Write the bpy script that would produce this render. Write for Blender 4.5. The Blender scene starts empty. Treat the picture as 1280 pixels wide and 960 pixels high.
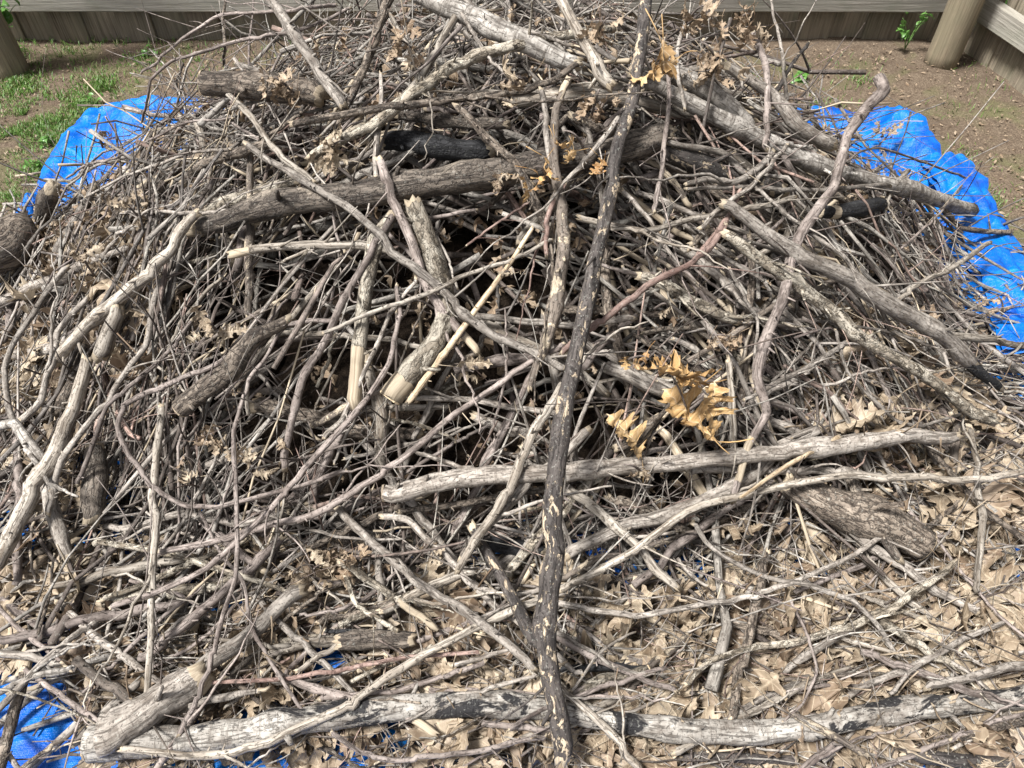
import bpy, math, random
import numpy as np
from mathutils import Vector

# ---------------------------------------------------------------- camera, world, sun, exposure
S = bpy.context.scene
R = math.radians
CAM_H, PITCH, FPX = 1.40, R(48.0), 961.0          # eye height, angle below the horizon, focal length in photo pixels
cam_d = bpy.data.cameras.new('camera'); cam = bpy.data.objects.new('camera', cam_d)
S.collection.objects.link(cam); S.camera = cam
cam.location = (0, 0, CAM_H); cam.rotation_euler = (math.pi/2 - PITCH, 0, 0)
cam_d.sensor_width = 36.0; cam_d.lens = FPX/1280*36.0; cam_d.clip_start = 0.02; cam_d.clip_end = 500

SUN_EL, SUN_AZ = R(63.0), R(-112.0)                 # azimuth measured from +Y towards +X
w = bpy.data.worlds.new('World'); S.world = w; w.use_nodes = True
nt = w.node_tree; bg = nt.nodes['Background']
sky = nt.nodes.new('ShaderNodeTexSky'); sky.sky_type = 'NISHITA'; sky.sun_disc = False
sky.sun_elevation = SUN_EL; sky.sun_rotation = SUN_AZ; sky.air_density = 1.0; sky.dust_density = 4.0
sky.ozone_density = 0.6
hs = nt.nodes.new('ShaderNodeHueSaturation'); hs.inputs['Saturation'].default_value = 0.35   # a thin white overcast
nt.links.new(sky.outputs[0], hs.inputs['Color']); nt.links.new(hs.outputs[0], bg.inputs[0])
bg.inputs[1].default_value = 0.08
sd = bpy.data.lights.new('sun', 'SUN'); sd.energy = 4.2; sd.angle = R(11.0); sd.color = (1, .985, .965)
sun = bpy.data.objects.new('sun', sd); S.collection.objects.link(sun)
sv = Vector((math.sin(SUN_AZ)*math.cos(SUN_EL), math.cos(SUN_AZ)*math.cos(SUN_EL), math.sin(SUN_EL)))
sun.rotation_euler = sv.to_track_quat('Z', 'Y').to_euler(); sun.location = (0, 0, 6)
S.view_settings.view_transform = 'Standard'; S.view_settings.look = 'None'
S.view_settings.exposure = 1.08; S.view_settings.gamma = 1
S.render.engine = 'CYCLES'
S.cycles.max_bounces = 4; S.cycles.diffuse_bounces = 2; S.cycles.glossy_bounces = 2; S.cycles.transparent_max_bounces = 4

rnd = random.Random(11); rng = np.random.default_rng(11)
COL = S.collection

# ---------------------------------------------------------------- places: the mound, and what a line of sight meets
def smooth(e0, e1, x):
    t = np.clip((x-e0)/(e1-e0), 0, 1); return t*t*(3-2*t)
def vhash(i, j, k):
    n = (i*374761393 + j*668265263 + k*2147483647) & 0xffffffff
    n = ((n ^ (n >> 13))*1274126177) & 0xffffffff
    n = ((n ^ (n >> 16))*2246822519) & 0xffffffff
    return ((n ^ (n >> 15)) & 0xffffff)/float(0xffffff)
def vnoise(P, scale=1.0, seed=0):                  # value noise, -1..1
    Q = np.asarray(P, float)*scale + seed*17.37
    I = np.floor(Q).astype(np.int64); F = Q-I; F = F*F*(3-2*F)
    out = 0
    for dx in (0, 1):
        for dy in (0, 1):
            for dz in (0, 1):
                h = vhash(I[..., 0]+dx, I[..., 1]+dy, I[..., 2]+dz)
                out = out + h*np.where(dx, F[..., 0], 1-F[..., 0])*np.where(dy, F[..., 1], 1-F[..., 1])*np.where(dz, F[..., 2], 1-F[..., 2])
    return out*2-1
def noise2(x, y, s, seed=0):
    x, y = np.broadcast_arrays(np.asarray(x, float), np.asarray(y, float))
    return vnoise(np.stack([x, y, np.zeros_like(x)], -1), s, seed)
MX, MY, MA, MF, MB_, MH = -0.02, 1.72, 1.40, 1.0, 0.84, 0.72
def mound(x, y):
    x = np.asarray(x, float); y = np.asarray(y, float)
    dy = y-MY; b = np.where(dy < 0, MF, MB_-.10*smooth(.2, .9, -x))
    rho = np.sqrt(((x-MX)/np.where(x < MX, np.where(dy > 0, 1.27, MA), 1.24))**2 + (dy/b)**2)
    rho = rho*(1+0.06*noise2(x, y, 2.1, 3))
    base = np.clip(1-rho**1.55, 0, 1)**0.9
    return MH*base*(1+0.07*noise2(x, y, 3.0, 5))
cP, sP = math.cos(PITCH), math.sin(PITCH)
def ray(px, py):
    px = np.asarray(px, float); py = np.asarray(py, float)
    u = (px-640)/FPX; v = -(py-480)/FPX
    return np.stack([u, cP+v*sP, -sP+v*cP], -1)     # depth along the axis = 1
TS = 0.45*np.exp(np.linspace(0, math.log(6.5/0.45), 420))
def surf_depth(px, py, lift):
    d = ray(px, py); lift = np.broadcast_to(lift, d.shape[:-1])
    X = d[..., None, :]*TS[:, None]
    z = CAM_H + X[..., 2]
    f = z - (mound(X[..., 0], X[..., 1]) + lift[..., None])
    neg = f < 0
    i = np.argmax(neg, -1); i = np.where(neg.any(-1), i, len(TS)-1); i = np.maximum(i, 1)
    ii = i[..., None]
    f1 = np.take_along_axis(f, ii, -1)[..., 0]; f0 = np.take_along_axis(f, ii-1, -1)[..., 0]
    t0, t1 = TS[i-1], TS[i]
    a = np.clip(f0/np.maximum(f0-f1, 1e-9), 0, 1)
    return t0+(t1-t0)*a
def place(px, py, depth):
    p = ray(px, py)*np.asarray(depth)[..., None]; p = p + np.array([0, 0, CAM_H]); return p
def at(px, py, lift=0.0):
    d = surf_depth(np.array([px], float), np.array([py], float), lift)
    return place(np.array([px], float), np.array([py], float), d)[0]
def project(P):
    P = np.asarray(P, float); x, y, z = P[..., 0], P[..., 1], P[..., 2]-CAM_H
    dep = y*cP - z*sP; up = y*sP + z*cP
    return 640+FPX*x/dep, 480-FPX*up/dep, dep

# ---------------------------------------------------------------- materials
def new_mat(name):
    m = bpy.data.materials.new(name); m.use_nodes = True
    t = m.node_tree; b = t.nodes['Principled BSDF']; return m, t, b
def N(t, kind, **kw):
    n = t.nodes.new(kind)
    for k, v in kw.items():
        if k.startswith('i_'): n.inputs[k[2:].replace('_', ' ')].default_value = v
        else: setattr(n, k, v)
    return n
def L(t, a, b): t.links.new(a, b)
def attr(t, name): return N(t, 'ShaderNodeAttribute', attribute_name=name)
def noise(t, vec, scale, detail=4, rough=0.6, dist=0.0):
    n = N(t, 'ShaderNodeTexNoise'); n.inputs['Scale'].default_value = scale
    n.inputs['Detail'].default_value = detail; n.inputs['Roughness'].default_value = rough
    n.inputs['Distortion'].default_value = dist; L(t, vec, n.inputs['Vector']); return n.outputs['Fac']
def ramp(t, fac, stops, interp='LINEAR'):
    r = N(t, 'ShaderNodeValToRGB'); e = r.color_ramp.elements; r.color_ramp.interpolation = interp
    while len(e) < len(stops): e.new(0.5)
    for k, (p, c) in enumerate(stops):
        e[k].position = p; e[k].color = (c, c, c, 1) if isinstance(c, (int, float)) else (*c, 1)
    L(t, fac, r.inputs[0]); return r.outputs[0]
def mix(t, fac, a, b, mode='MIX'):
    m = N(t, 'ShaderNodeMix', data_type='RGBA', blend_type=mode)
    for s, v in ((m.inputs['Factor'], fac), (m.inputs['A'], a), (m.inputs['B'], b)):
        if isinstance(v, (int, float)): s.default_value = v if s.type == 'VALUE' else (v, v, v, 1)
        elif isinstance(v, tuple): s.default_value = (*v, 1)
        else: L(t, v, s)
    return m.outputs['Result']
def mth(t, op, a, b=0.0, c=None):
    m = N(t, 'ShaderNodeMath', operation=op)
    for s, v in zip(m.inputs, (a, b, c)):
        if v is None: continue
        if isinstance(v, (int, float)): s.default_value = v
        else: L(t, v, s)
    return m.outputs[0]
def vmul(t, v, s):
    m = N(t, 'ShaderNodeVectorMath', operation='MULTIPLY'); L(t, v, m.inputs[0]); m.inputs[1].default_value = s; return m.outputs[0]
def bump(t, b, h, dist, strength=0.6):
    n = N(t, 'ShaderNodeBump'); n.inputs['Distance'].default_value = dist; n.inputs['Strength'].default_value = strength
    L(t, h, n.inputs['Height']); L(t, n.outputs[0], b.inputs['Normal'])

def bark(name, A, B, fine=130, stretch=.3, patch=None, pth=.56, pscale=22, band=0.0, speck=.25, bmp=.0022, var=.5, palette=None, crack=0.0):
    """A: dark furrow colour, B: ridge colour, patch: colour of flakes or burnt patches, band: strength of cross bands"""
    m, t, b = new_mat(name)
    rc = attr(t, 'rc').outputs['Vector']; vr = attr(t, 'var').outputs['Fac']; bare = attr(t, 'bare').outputs['Fac']
    off = N(t, 'ShaderNodeVectorMath', operation='ADD'); L(t, rc, off.inputs[0])
    cmb = N(t, 'ShaderNodeCombineXYZ'); L(t, mth(t, 'MULTIPLY', vr, 31.7), cmb.inputs[0]); L(t, mth(t, 'MULTIPLY', vr, 17.1), cmb.inputs[2]); L(t, cmb.outputs[0], off.inputs[1])
    v = off.outputs[0]
    vs = vmul(t, v, (1, 1, stretch))
    n1 = noise(t, vs, fine, 5, .65); n2 = noise(t, vmul(t, v, (1, 1, .5)), 18, 3, .55)
    f = mth(t, 'ADD', mth(t, 'MULTIPLY', n1, .66), mth(t, 'MULTIPLY', n2, .34))
    strk = ramp(t, noise(t, vmul(t, v, (1, 1, .09)), 210, 3, .7, .4), [(.55, 0.0), (.62, 1.0)])
    pit = ramp(t, noise(t, vmul(t, v, (1, 1, .8)), 170, 3, .75), [(.58, 0.0), (.64, 1.0)])
    blot = ramp(t, noise(t, v, 12, 4, .65), [(.38, 0.0), (.68, 1.0)])
    if palette:
        base_b = ramp(t, vr, palette); base_a = mix(t, .72, base_b, A)
    else: base_a, base_b = A, B
    col = mix(t, ramp(t, f, [(.40, 0.0), (.60, 1.0)]), base_a, base_b)
    col = mix(t, mth(t, 'MULTIPLY', blot, .38), col, (A[0]*.8, A[1]*.8, A[2]*.78))
    col = mix(t, mth(t, 'MULTIPLY', mth(t, 'MAXIMUM', strk, pit), .72), col, (A[0]*.42, A[1]*.4, A[2]*.38))
    h = mth(t, 'SUBTRACT', f, mth(t, 'MULTIPLY', mth(t, 'MAXIMUM', strk, pit), .5))
    if band:
        nb = noise(t, vmul(t, v, (.35, .35, 2.6)), 75, 3, .6)
        bm = ramp(t, nb, [(.54, 0.0), (.66, 1.0)])
        col = mix(t, mth(t, 'MULTIPLY', bm, band), col, A); h = mth(t, 'SUBTRACT', h, mth(t, 'MULTIPLY', bm, .35*band))
    if crack:
        vo = N(t, 'ShaderNodeTexVoronoi', feature='DISTANCE_TO_EDGE'); vo.inputs['Scale'].default_value = 60
        dn = N(t, 'ShaderNodeTexNoise'); dn.inputs['Scale'].default_value = 38; dn.inputs['Detail'].default_value = 4; L(t, v, dn.inputs['Vector'])
        da = N(t, 'ShaderNodeVectorMath', operation='MULTIPLY_ADD'); L(t, dn.outputs['Color'], da.inputs[0]); da.inputs[1].default_value = (.05, .05, .05); L(t, vmul(t, v, (1, 1, .22)), da.inputs[2])
        L(t, da.outputs[0], vo.inputs['Vector'])
        ck = ramp(t, mth(t, 'ADD', vo.outputs['Distance'], mth(t, 'MULTIPLY', mth(t, 'SUBTRACT', n1, .5), .5)), [(.0, 1.0), (.12, 0.0)])
        ck = mth(t, 'MULTIPLY', ck, crack)
        col = mix(t, ck, col, (A[0]*.35, A[1]*.35, A[2]*.35)); h = mth(t, 'SUBTRACT', h, mth(t, 'MULTIPLY', ck, .7))
    if patch:
        n3 = noise(t, vmul(t, v, (1, 1, .55)), pscale, 5, .68, .5)
        pm = ramp(t, n3, [(pth, 0.0), (pth+.035, 1.0)])
        col = mix(t, pm, col, mix(t, n1, patch, (patch[0]*.55, patch[1]*.52, patch[2]*.5))); h = mth(t, 'ADD', h, mth(t, 'MULTIPLY', pm, .8))
    if speck:
        n4 = noise(t, v, 200, 4, .6)
        sm = ramp(t, n4, [(.60, 0.0), (.65, 1.0)])
        col = mix(t, mth(t, 'MULTIPLY', sm, speck), col, (.42, .42, .37))
    # bare wood where the bark is gone
    g = noise(t, vmul(t, v, (1, 1, .03)), 330, 4, .6); g2 = noise(t, vmul(t, v, (1, 1, .12)), 40, 3, .6)
    wood = mix(t, ramp(t, g, [(.3, 0.0), (.7, 1.0)]), (.20, .155, .105), mix(t, g2, (.36, .31, .24), (.55, .46, .33)))
    edge = mth(t, 'ADD', bare, mth(t, 'MULTIPLY', mth(t, 'SUBTRACT', noise(t, vmul(t, v, (1, 1, .4)), 45, 4), .5), .9))
    wm = ramp(t, edge, [(.50, 0.0), (.56, 1.0)])
    col = mix(t, wm, col, wood)
    h = mix(t, wm, h, mth(t, 'MULTIPLY', g, .25))
    hsv = N(t, 'ShaderNodeHueSaturation'); L(t, col, hsv.inputs['Color'])
    L(t, mth(t, 'ADD', 1-var*.5, mth(t, 'MULTIPLY', mth(t, 'FRACT', mth(t, 'MULTIPLY', vr, 7.31)), var)), hsv.inputs['Value'])
    L(t, hsv.outputs[0], b.inputs['Base Color'])
    b.inputs['Roughness'].default_value = .78; b.inputs['Specular IOR Level'].default_value = .35
    bump(t, b, h, bmp, .9)
    return m
M = {}
M['grey'] = bark('grey_bark', (.12, .10, .082), (.40, .36, .315), band=.5)
M['silver'] = bark('silver_birch_bark', (.11, .095, .08), (.42, .39, .35), fine=60, stretch=1.0, band=.9, speck=.15)
M['brown'] = bark('rough_brown_bark', (.07, .053, .04), (.26, .215, .17), fine=110, crack=.75, bmp=.004)
M['purple'] = bark('purple_brown_bark', (.11, .087, .075), (.33, .28, .25), fine=90, band=.35, speck=.12)
M['red'] = bark('red_twig_bark', (.13, .08, .065), (.32, .23, .195), fine=90, band=.3, speck=.2)
M['pale'] = bark('weathered_wood', (.13, .105, .08), (.41, .37, .315), fine=220, stretch=.05, speck=.1, bmp=.0025)
M['tan'] = bark('bare_tan_wood', (.28, .20, .12), (.58, .47, .33), fine=240, stretch=.04, speck=.0, bmp=.001)
M['dark'] = bark('dark_flaking_bark', (.026, .022, .020), (.085, .072, .064), fine=70, patch=(.44, .36, .26), pth=.565, pscale=60, bmp=.003)
M['mott'] = bark('mottled_flaking_bark', (.075, .06, .048), (.20, .165, .135), fine=70, patch=(.46, .39, .29), pth=.54, pscale=34, bmp=.003)
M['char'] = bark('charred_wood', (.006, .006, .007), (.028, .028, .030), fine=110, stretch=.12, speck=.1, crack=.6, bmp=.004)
M['flaky'] = bark('pale_scaly_bark', (.10, .08, .055), (.33, .285, .225), fine=80, patch=(.45, .41, .335), pth=.50, pscale=44, crack=.7, bmp=.004)
M['log'] = bark('grey_log_bark', (.055, .043, .034), (.215, .18, .145), fine=90, stretch=.12, patch=(.36, .31, .25), pth=.60, pscale=16, crack=.5, bmp=.005)
M['burnt'] = bark('silver_bark_with_burnt_patches', (.15, .13, .11), (.41, .385, .345), fine=60, stretch=.7, patch=(.022, .021, .022), pth=.515, pscale=13, band=.6, bmp=.003)
PAL = [(0, (.42, .39, .345)), (.14, (.29, .26, .23)), (.22, (.075, .062, .055)), (.3, (.18, .145, .125)), (.40, (.52, .49, .43)), (.52, (.33, .305, .275)),
       (.62, (.22, .175, .16)), (.72, (.55, .51, .445)), (.79, (.085, .07, .062)), (.88, (.14, .115, .10)), (.94, (.33, .22, .18)), (1, (.37, .34, .30))]
M['twig'] = bark('mixed_twig_bark', (.055, .042, .033), (.3, .25, .2), fine=120, band=.4, speck=.25, palette=PAL, var=.7, bmp=.0015)

def mat_cut():
    m, t, b = new_mat('sawn_end_grain'); rc = attr(t, 'rc').outputs['Vector']
    ln = N(t, 'ShaderNodeVectorMath', operation='LENGTH'); L(t, rc, ln.inputs[0])
    n = noise(t, rc, 160, 3)
    rings = mth(t, 'SINE', mth(t, 'ADD', mth(t, 'MULTIPLY', ln.outputs['Value'], 2400), mth(t, 'MULTIPLY', n, 7)))
    vr = attr(t, 'var').outputs['Fac']
    lite = mix(t, vr, (.16, .13, .10), (.60, .47, .30))
    col = mix(t, mth(t, 'ADD', mth(t, 'MULTIPLY', rings, .22), mth(t, 'MULTIPLY', n, .6)), lite, mix(t, .6, lite, (.08, .06, .045)))
    L(t, col, b.inputs['Base Color']); b.inputs['Roughness'].default_value = .85; bump(t, b, n, .002); return m
M['cut'] = mat_cut()

def mat_leaf(name, A, B, C, wear=.5):
    m, t, b = new_mat(name)
    rc = attr(t, 'rc').outputs['Vector']; vr = attr(t, 'var').outputs['Fac']
    oi = N(t, 'ShaderNodeObjectInfo').outputs['Random']
    vv = mth(t, 'FRACT', mth(t, 'ADD', vr, oi))
    sx = N(t, 'ShaderNodeSeparateXYZ'); L(t, rc, sx.inputs[0])
    ax = mth(t, 'ABSOLUTE', sx.outputs[0])
    mid = ramp(t, ax, [(.0, 1.0), (.022, 0.0)])
    side = mth(t, 'SINE', mth(t, 'MULTIPLY', mth(t, 'SUBTRACT', sx.outputs[1], mth(t, 'MULTIPLY', ax, .9)), 46))
    side = ramp(t, side, [(.86, 0.0), (1.0, .8)])
    cmb = N(t, 'ShaderNodeVectorMath', operation='ADD'); L(t, rc, cmb.inputs[0])
    cx = N(t, 'ShaderNodeCombineXYZ'); L(t, mth(t, 'MULTIPLY', vv, 40), cx.inputs[2]); L(t, cx.outputs[0], cmb.inputs[1])
    n = noise(t, cmb.outputs[0], 3.5, 5, .7); n2 = noise(t, cmb.outputs[0], 16, 3, .7)
    base = ramp(t, vv, [(0, A), (.35, B), (.6, C), (.8, A), (1, (B[0]*.62, B[1]*.58, B[2]*.55))])
    col = mix(t, mth(t, 'MULTIPLY', ramp(t, n, [(.40, 0.0), (.64, 1.0)]), wear), base, (A[0]*.38, A[1]*.32, A[2]*.28))
    col = mix(t, mth(t, 'MULTIPLY', ramp(t, n2, [(.55, 0.0), (.75, 1.0)]), .35), col, (A[0]*.5, A[1]*.42, A[2]*.34))
    col = mix(t, mth(t, 'MULTIPLY', mth(t, 'MAXIMUM', mid, side), .45), col, (.60, .50, .36))
    L(t, col, b.inputs['Base Color']); b.inputs['Roughness'].default_value = .55; b.inputs['Specular IOR Level'].default_value = .35
    bump(t, b, mth(t, 'ADD', mth(t, 'MULTIPLY', mth(t, 'MAXIMUM', mid, side), .6), n2), .0016, .7)
    tr = N(t, 'ShaderNodeBsdfTranslucent'); L(t, col, tr.inputs[0])
    mx = N(t, 'ShaderNodeMixShader'); mx.inputs[0].default_value = .14
    out = t.nodes['Material Output']; L(t, b.outputs[0], mx.inputs[1]); L(t, tr.outputs[0], mx.inputs[2]); L(t, mx.outputs[0], out.inputs[0])
    return m
M['leaf'] = mat_leaf('dry_oak_leaf', (.34, .27, .19), (.48, .405, .30), (.20, .142, .098), .8)
M['gold'] = mat_leaf('golden_oak_leaf', (.52, .33, .14), (.58, .41, .21), (.36, .20, .085), .6)
M['scrap'] = mat_leaf('crumpled_leaf', (.33, .245, .165), (.45, .36, .26), (.22, .145, .09), .6)

def mat_simple_veg(name, A, B, rough=.5):
    m, t, b = new_mat(name); vr = attr(t, 'var').outputs['Fac']; rc = attr(t, 'rc').outputs['Vector']
    col = ramp(t, vr, [(0, A), (.7, B), (.86, (.23, .20, .09)), (1, (.36, .30, .18))])
    col = mix(t, mth(t, 'MULTIPLY', noise(t, rc, 8, 3), .5), col, (A[0]*.5, A[1]*.5, A[2]*.5))
    L(t, col, b.inputs['Base Color']); b.inputs['Roughness'].default_value = rough
    tr = N(t, 'ShaderNodeBsdfTranslucent'); L(t, col, tr.inputs[0]); mx = N(t, 'ShaderNodeMixShader'); mx.inputs[0].default_value = .3
    L(t, b.outputs[0], mx.inputs[1]); L(t, tr.outputs[0], mx.inputs[2]); L(t, mx.outputs[0], t.nodes['Material Output'].inputs[0]); return m
M['grass'] = mat_simple_veg('grass_blades', (.06, .16, .02), (.19, .34, .07))
def mat_green():
    m, t, b = new_mat('green_leaf'); rc = attr(t, 'rc').outputs['Vector']
    sx = N(t, 'ShaderNodeSeparateXYZ'); L(t, rc, sx.inputs[0])
    mid = ramp(t, mth(t, 'ABSOLUTE', sx.outputs[0]), [(0, 1.0), (.03, 0.0)])
    oi = N(t, 'ShaderNodeObjectInfo').outputs['Random']
    col = mix(t, noise(t, rc, 7, 3), mix(t, oi, (.05, .14, .025), (.09, .22, .04)), (.13, .28, .06)); col = mix(t, mth(t, 'MULTIPLY', mid, .5), col, (.25, .40, .14))
    L(t, col, b.inputs['Base Color']); b.inputs['Roughness'].default_value = .4
    tr = N(t, 'ShaderNodeBsdfTranslucent'); L(t, col, tr.inputs[0]); mx = N(t, 'ShaderNodeMixShader'); mx.inputs[0].default_value = .3
    L(t, b.outputs[0], mx.inputs[1]); L(t, tr.outputs[0], mx.inputs[2]); L(t, mx.outputs[0], t.nodes['Material Output'].inputs[0]); return m
M['green'] = mat_green()
def mat_ground():
    m, t, b = new_mat('bare_earth'); g = N(t, 'ShaderNodeNewGeometry').outputs['Position']
    n1 = noise(t, g, 2.2, 5, .65, .3); n2 = noise(t, g, 30, 6, .75); n3 = noise(t, g, 180, 4, .7)
    col = mix(t, ramp(t, n1, [(.35, 0.0), (.65, 1.0)]), (.105, .076, .053), (.185, .14, .098))
    col = mix(t, ramp(t, n2, [(.4, 0.0), (.7, 1.0)]), col, (.24, .19, .135))
    col = mix(t, ramp(t, n3, [(.46, .75), (.6, 0.0)]), col, (.07, .05, .036))
    moss = noise(t, g, 3.7, 4, .6, .6)
    col = mix(t, mth(t, 'MULTIPLY', ramp(t, moss, [(.52, 0.0), (.66, 1.0)]), .45), col, (.11, .13, .045))
    L(t, col, b.inputs['Base Color']); b.inputs['Roughness'].default_value = .95; b.inputs['Specular IOR Level'].default_value = .15
    bump(t, b, mth(t, 'ADD', n2, mth(t, 'MULTIPLY', n3, .5)), .012, .9); return m
M['ground'] = mat_ground()
def mat_core_shade():
    m, t, b = new_mat('dark_core_shade'); g = N(t, 'ShaderNodeNewGeometry').outputs['Position']
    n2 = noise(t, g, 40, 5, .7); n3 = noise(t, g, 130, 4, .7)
    col = mix(t, ramp(t, n2, [(.4, 0.0), (.65, 1.0)]), (.012, .009, .007), (.045, .033, .024))  # near-black tones stand in for the shade deep between the sticks
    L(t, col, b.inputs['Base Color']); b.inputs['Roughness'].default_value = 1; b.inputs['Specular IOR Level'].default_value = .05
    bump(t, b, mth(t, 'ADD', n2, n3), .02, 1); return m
M['core_shade'] = mat_core_shade()
def mat_tarp():
    m, t, b = new_mat('blue_tarp'); g = N(t, 'ShaderNodeNewGeometry').outputs['Position']
    n1 = noise(t, g, 9, 5, .6, .8); n2 = noise(t, g, 60, 4, .6, 1.5)
    col = mix(t, ramp(t, n1, [(.35, 0.0), (.7, 1.0)]), (.0005, .065, .38), (.001, .19, .60))
    dirt = noise(t, g, 14, 6, .75)
    col = mix(t, mth(t, 'MULTIPLY', ramp(t, dirt, [(.56, 0.0), (.75, 1.0)]), .4), col, (.14, .15, .20))
    L(t, col, b.inputs['Base Color']); b.inputs['Roughness'].default_value = .33; b.inputs['Specular IOR Level'].default_value = .32
    vo = N(t, 'ShaderNodeTexVoronoi', feature='DISTANCE_TO_EDGE'); vo.inputs['Scale'].default_value = 17; L(t, g, vo.inputs['Vector'])
    cr = ramp(t, vo.outputs['Distance'], [(0, 1.0), (.12, 0.0)])
    wx = N(t, 'ShaderNodeTexWave'); wx.inputs['Scale'].default_value = 110; L(t, g, wx.inputs['Vector'])
    wy = N(t, 'ShaderNodeTexWave', bands_direction='Y'); wy.inputs['Scale'].default_value = 110; L(t, g, wy.inputs['Vector'])
    hh = mth(t, 'ADD', mth(t, 'ADD', mth(t, 'MULTIPLY', n2, .8), mth(t, 'MULTIPLY', cr, .35)), mth(t, 'MULTIPLY', mth(t, 'ADD', wx.outputs['Fac'], wy.outputs['Fac']), .05))
    bump(t, b, hh, .006, .8); return m
M['tarp'] = mat_tarp()
def mat_fence(name, A, B, C):
    m, t, b = new_mat(name); tc = N(t, 'ShaderNodeTexCoord').outputs['Object']
    oi = N(t, 'ShaderNodeObjectInfo').outputs['Random']
    ad = N(t, 'ShaderNodeVectorMath', operation='ADD'); L(t, tc, ad.inputs[0]); cx = N(t, 'ShaderNodeCombineXYZ'); L(t, mth(t, 'MULTIPLY', oi, 50), cx.inputs[0]); L(t, cx.outputs[0], ad.inputs[1])
    v = ad.outputs[0]
    g = noise(t, vmul(t, v, (1, 1, .03)), 110, 5, .75, .5); n = noise(t, vmul(t, v, (1, 1, .35)), 9, 5, .65); n3 = noise(t, v, 5, 4, .6)
    col = mix(t, ramp(t, g, [(.33, 0.0), (.62, 1.0)]), A, B)
    col = mix(t, mth(t, 'MULTIPLY', ramp(t, n, [(.42, 0.0), (.65, 1.0)]), .6), col, C)
    col = mix(t, mth(t, 'MULTIPLY', ramp(t, n3, [(.5, 0.0), (.68, 1.0)]), .35), col, (.09, .11, .06))
    hsv = N(t, 'ShaderNodeHueSaturation'); L(t, col, hsv.inputs['Color']); L(t, mth(t, 'ADD', .78, mth(t, 'MULTIPLY', oi, .42)), hsv.inputs['Value'])
    L(t, hsv.outputs[0], b.inputs['Base Color']); b.inputs['Roughness'].default_value = .88
    bump(t, b, g, .004, .8); return m
M['picket'] = mat_fence('weathered_picket', (.075, .060, .042), (.27, .225, .165), (.20, .18, .125))
M['rail'] = mat_fence('grey_rail', (.15, .135, .11), (.33, .305, .26), (.22, .215, .175))
M['post'] = mat_fence('round_post', (.085, .062, .042), (.25, .20, .135), (.15, .135, .085))

# ---------------------------------------------------------------- mesh building
class MB:
    def __init__(s): s.V = []; s.Q = []; s.T = []; s.RC = []; s.VA = []; s.BA = []; s.n = 0
    def add(s, v, q=None, tri=None, rc=None, var=0.5, bare=0.0):
        v = np.asarray(v, float).reshape(-1, 3); k = len(v)
        s.V.append(v); s.RC.append(v if rc is None else np.asarray(rc, float).reshape(-1, 3))
        s.VA.append(np.broadcast_to(np.asarray(var, float), (k,))); s.BA.append(np.broadcast_to(np.asarray(bare, float), (k,)))
        if q is not None and len(q): s.Q.append(np.asarray(q, np.int64)+s.n)
        if tri is not None and len(tri): s.T.append(np.asarray(tri, np.int64)+s.n)
        s.n += k
    def mesh(s, name, mat, origin=None, smooth_=True):
        V = np.concatenate(s.V); 
        if origin is not None: V = V-np.asarray(origin)
        Q = np.concatenate(s.Q) if s.Q else np.zeros((0, 4), np.int64); T = np.concatenate(s.T) if s.T else np.zeros((0, 3), np.int64)
        me = bpy.data.meshes.new(name); me.vertices.add(len(V)); me.vertices.foreach_set('co', V.astype(np.float32).ravel())
        nl = Q.size+T.size; npoly = len(Q)+len(T)
        me.loops.add(nl); me.loops.foreach_set('vertex_index', np.concatenate([Q.ravel(), T.ravel()]).astype(np.int32))
        me.polygons.add(npoly)
        st = np.concatenate([np.arange(len(Q))*4, len(Q)*4+np.arange(len(T))*3]).astype(np.int32)
        me.polygons.foreach_set('loop_start', st)
        me.update(calc_edges=True)
        me.polygons.foreach_set('use_smooth', np.full(npoly, smooth_))
        a = me.attributes.new('rc', 'FLOAT_VECTOR', 'POINT'); a.data.foreach_set('vector', np.concatenate(s.RC).astype(np.float32).ravel())
        a = me.attributes.new('var', 'FLOAT', 'POINT'); a.data.foreach_set('value', np.concatenate(s.VA).astype(np.float32))
        a = me.attributes.new('bare', 'FLOAT', 'POINT'); a.data.foreach_set('value', np.concatenate(s.BA).astype(np.float32))
        me.materials.append(M[mat]); me.validate(); return me
    def obj(s, name, mat, parent=None, origin=None, smooth_=True):
        me = s.mesh(name, mat, origin, smooth_); o = bpy.data.objects.new(name, me); COL.objects.link(o)
        if parent is not None: o.parent = parent
        elif origin is not None: o.location = origin
        return o
def tag(o, label=None, cat=None, group=None, kind=None):
    if label: o['label'] = label
    if cat: o['category'] = cat
    if group: o['group'] = group
    if kind: o['kind'] = kind
    return o
def empty(name, loc):
    o = bpy.data.objects.new(name, None); o.location = [float(a) for a in loc]; o.empty_display_size = .05; COL.objects.link(o); return o

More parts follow.
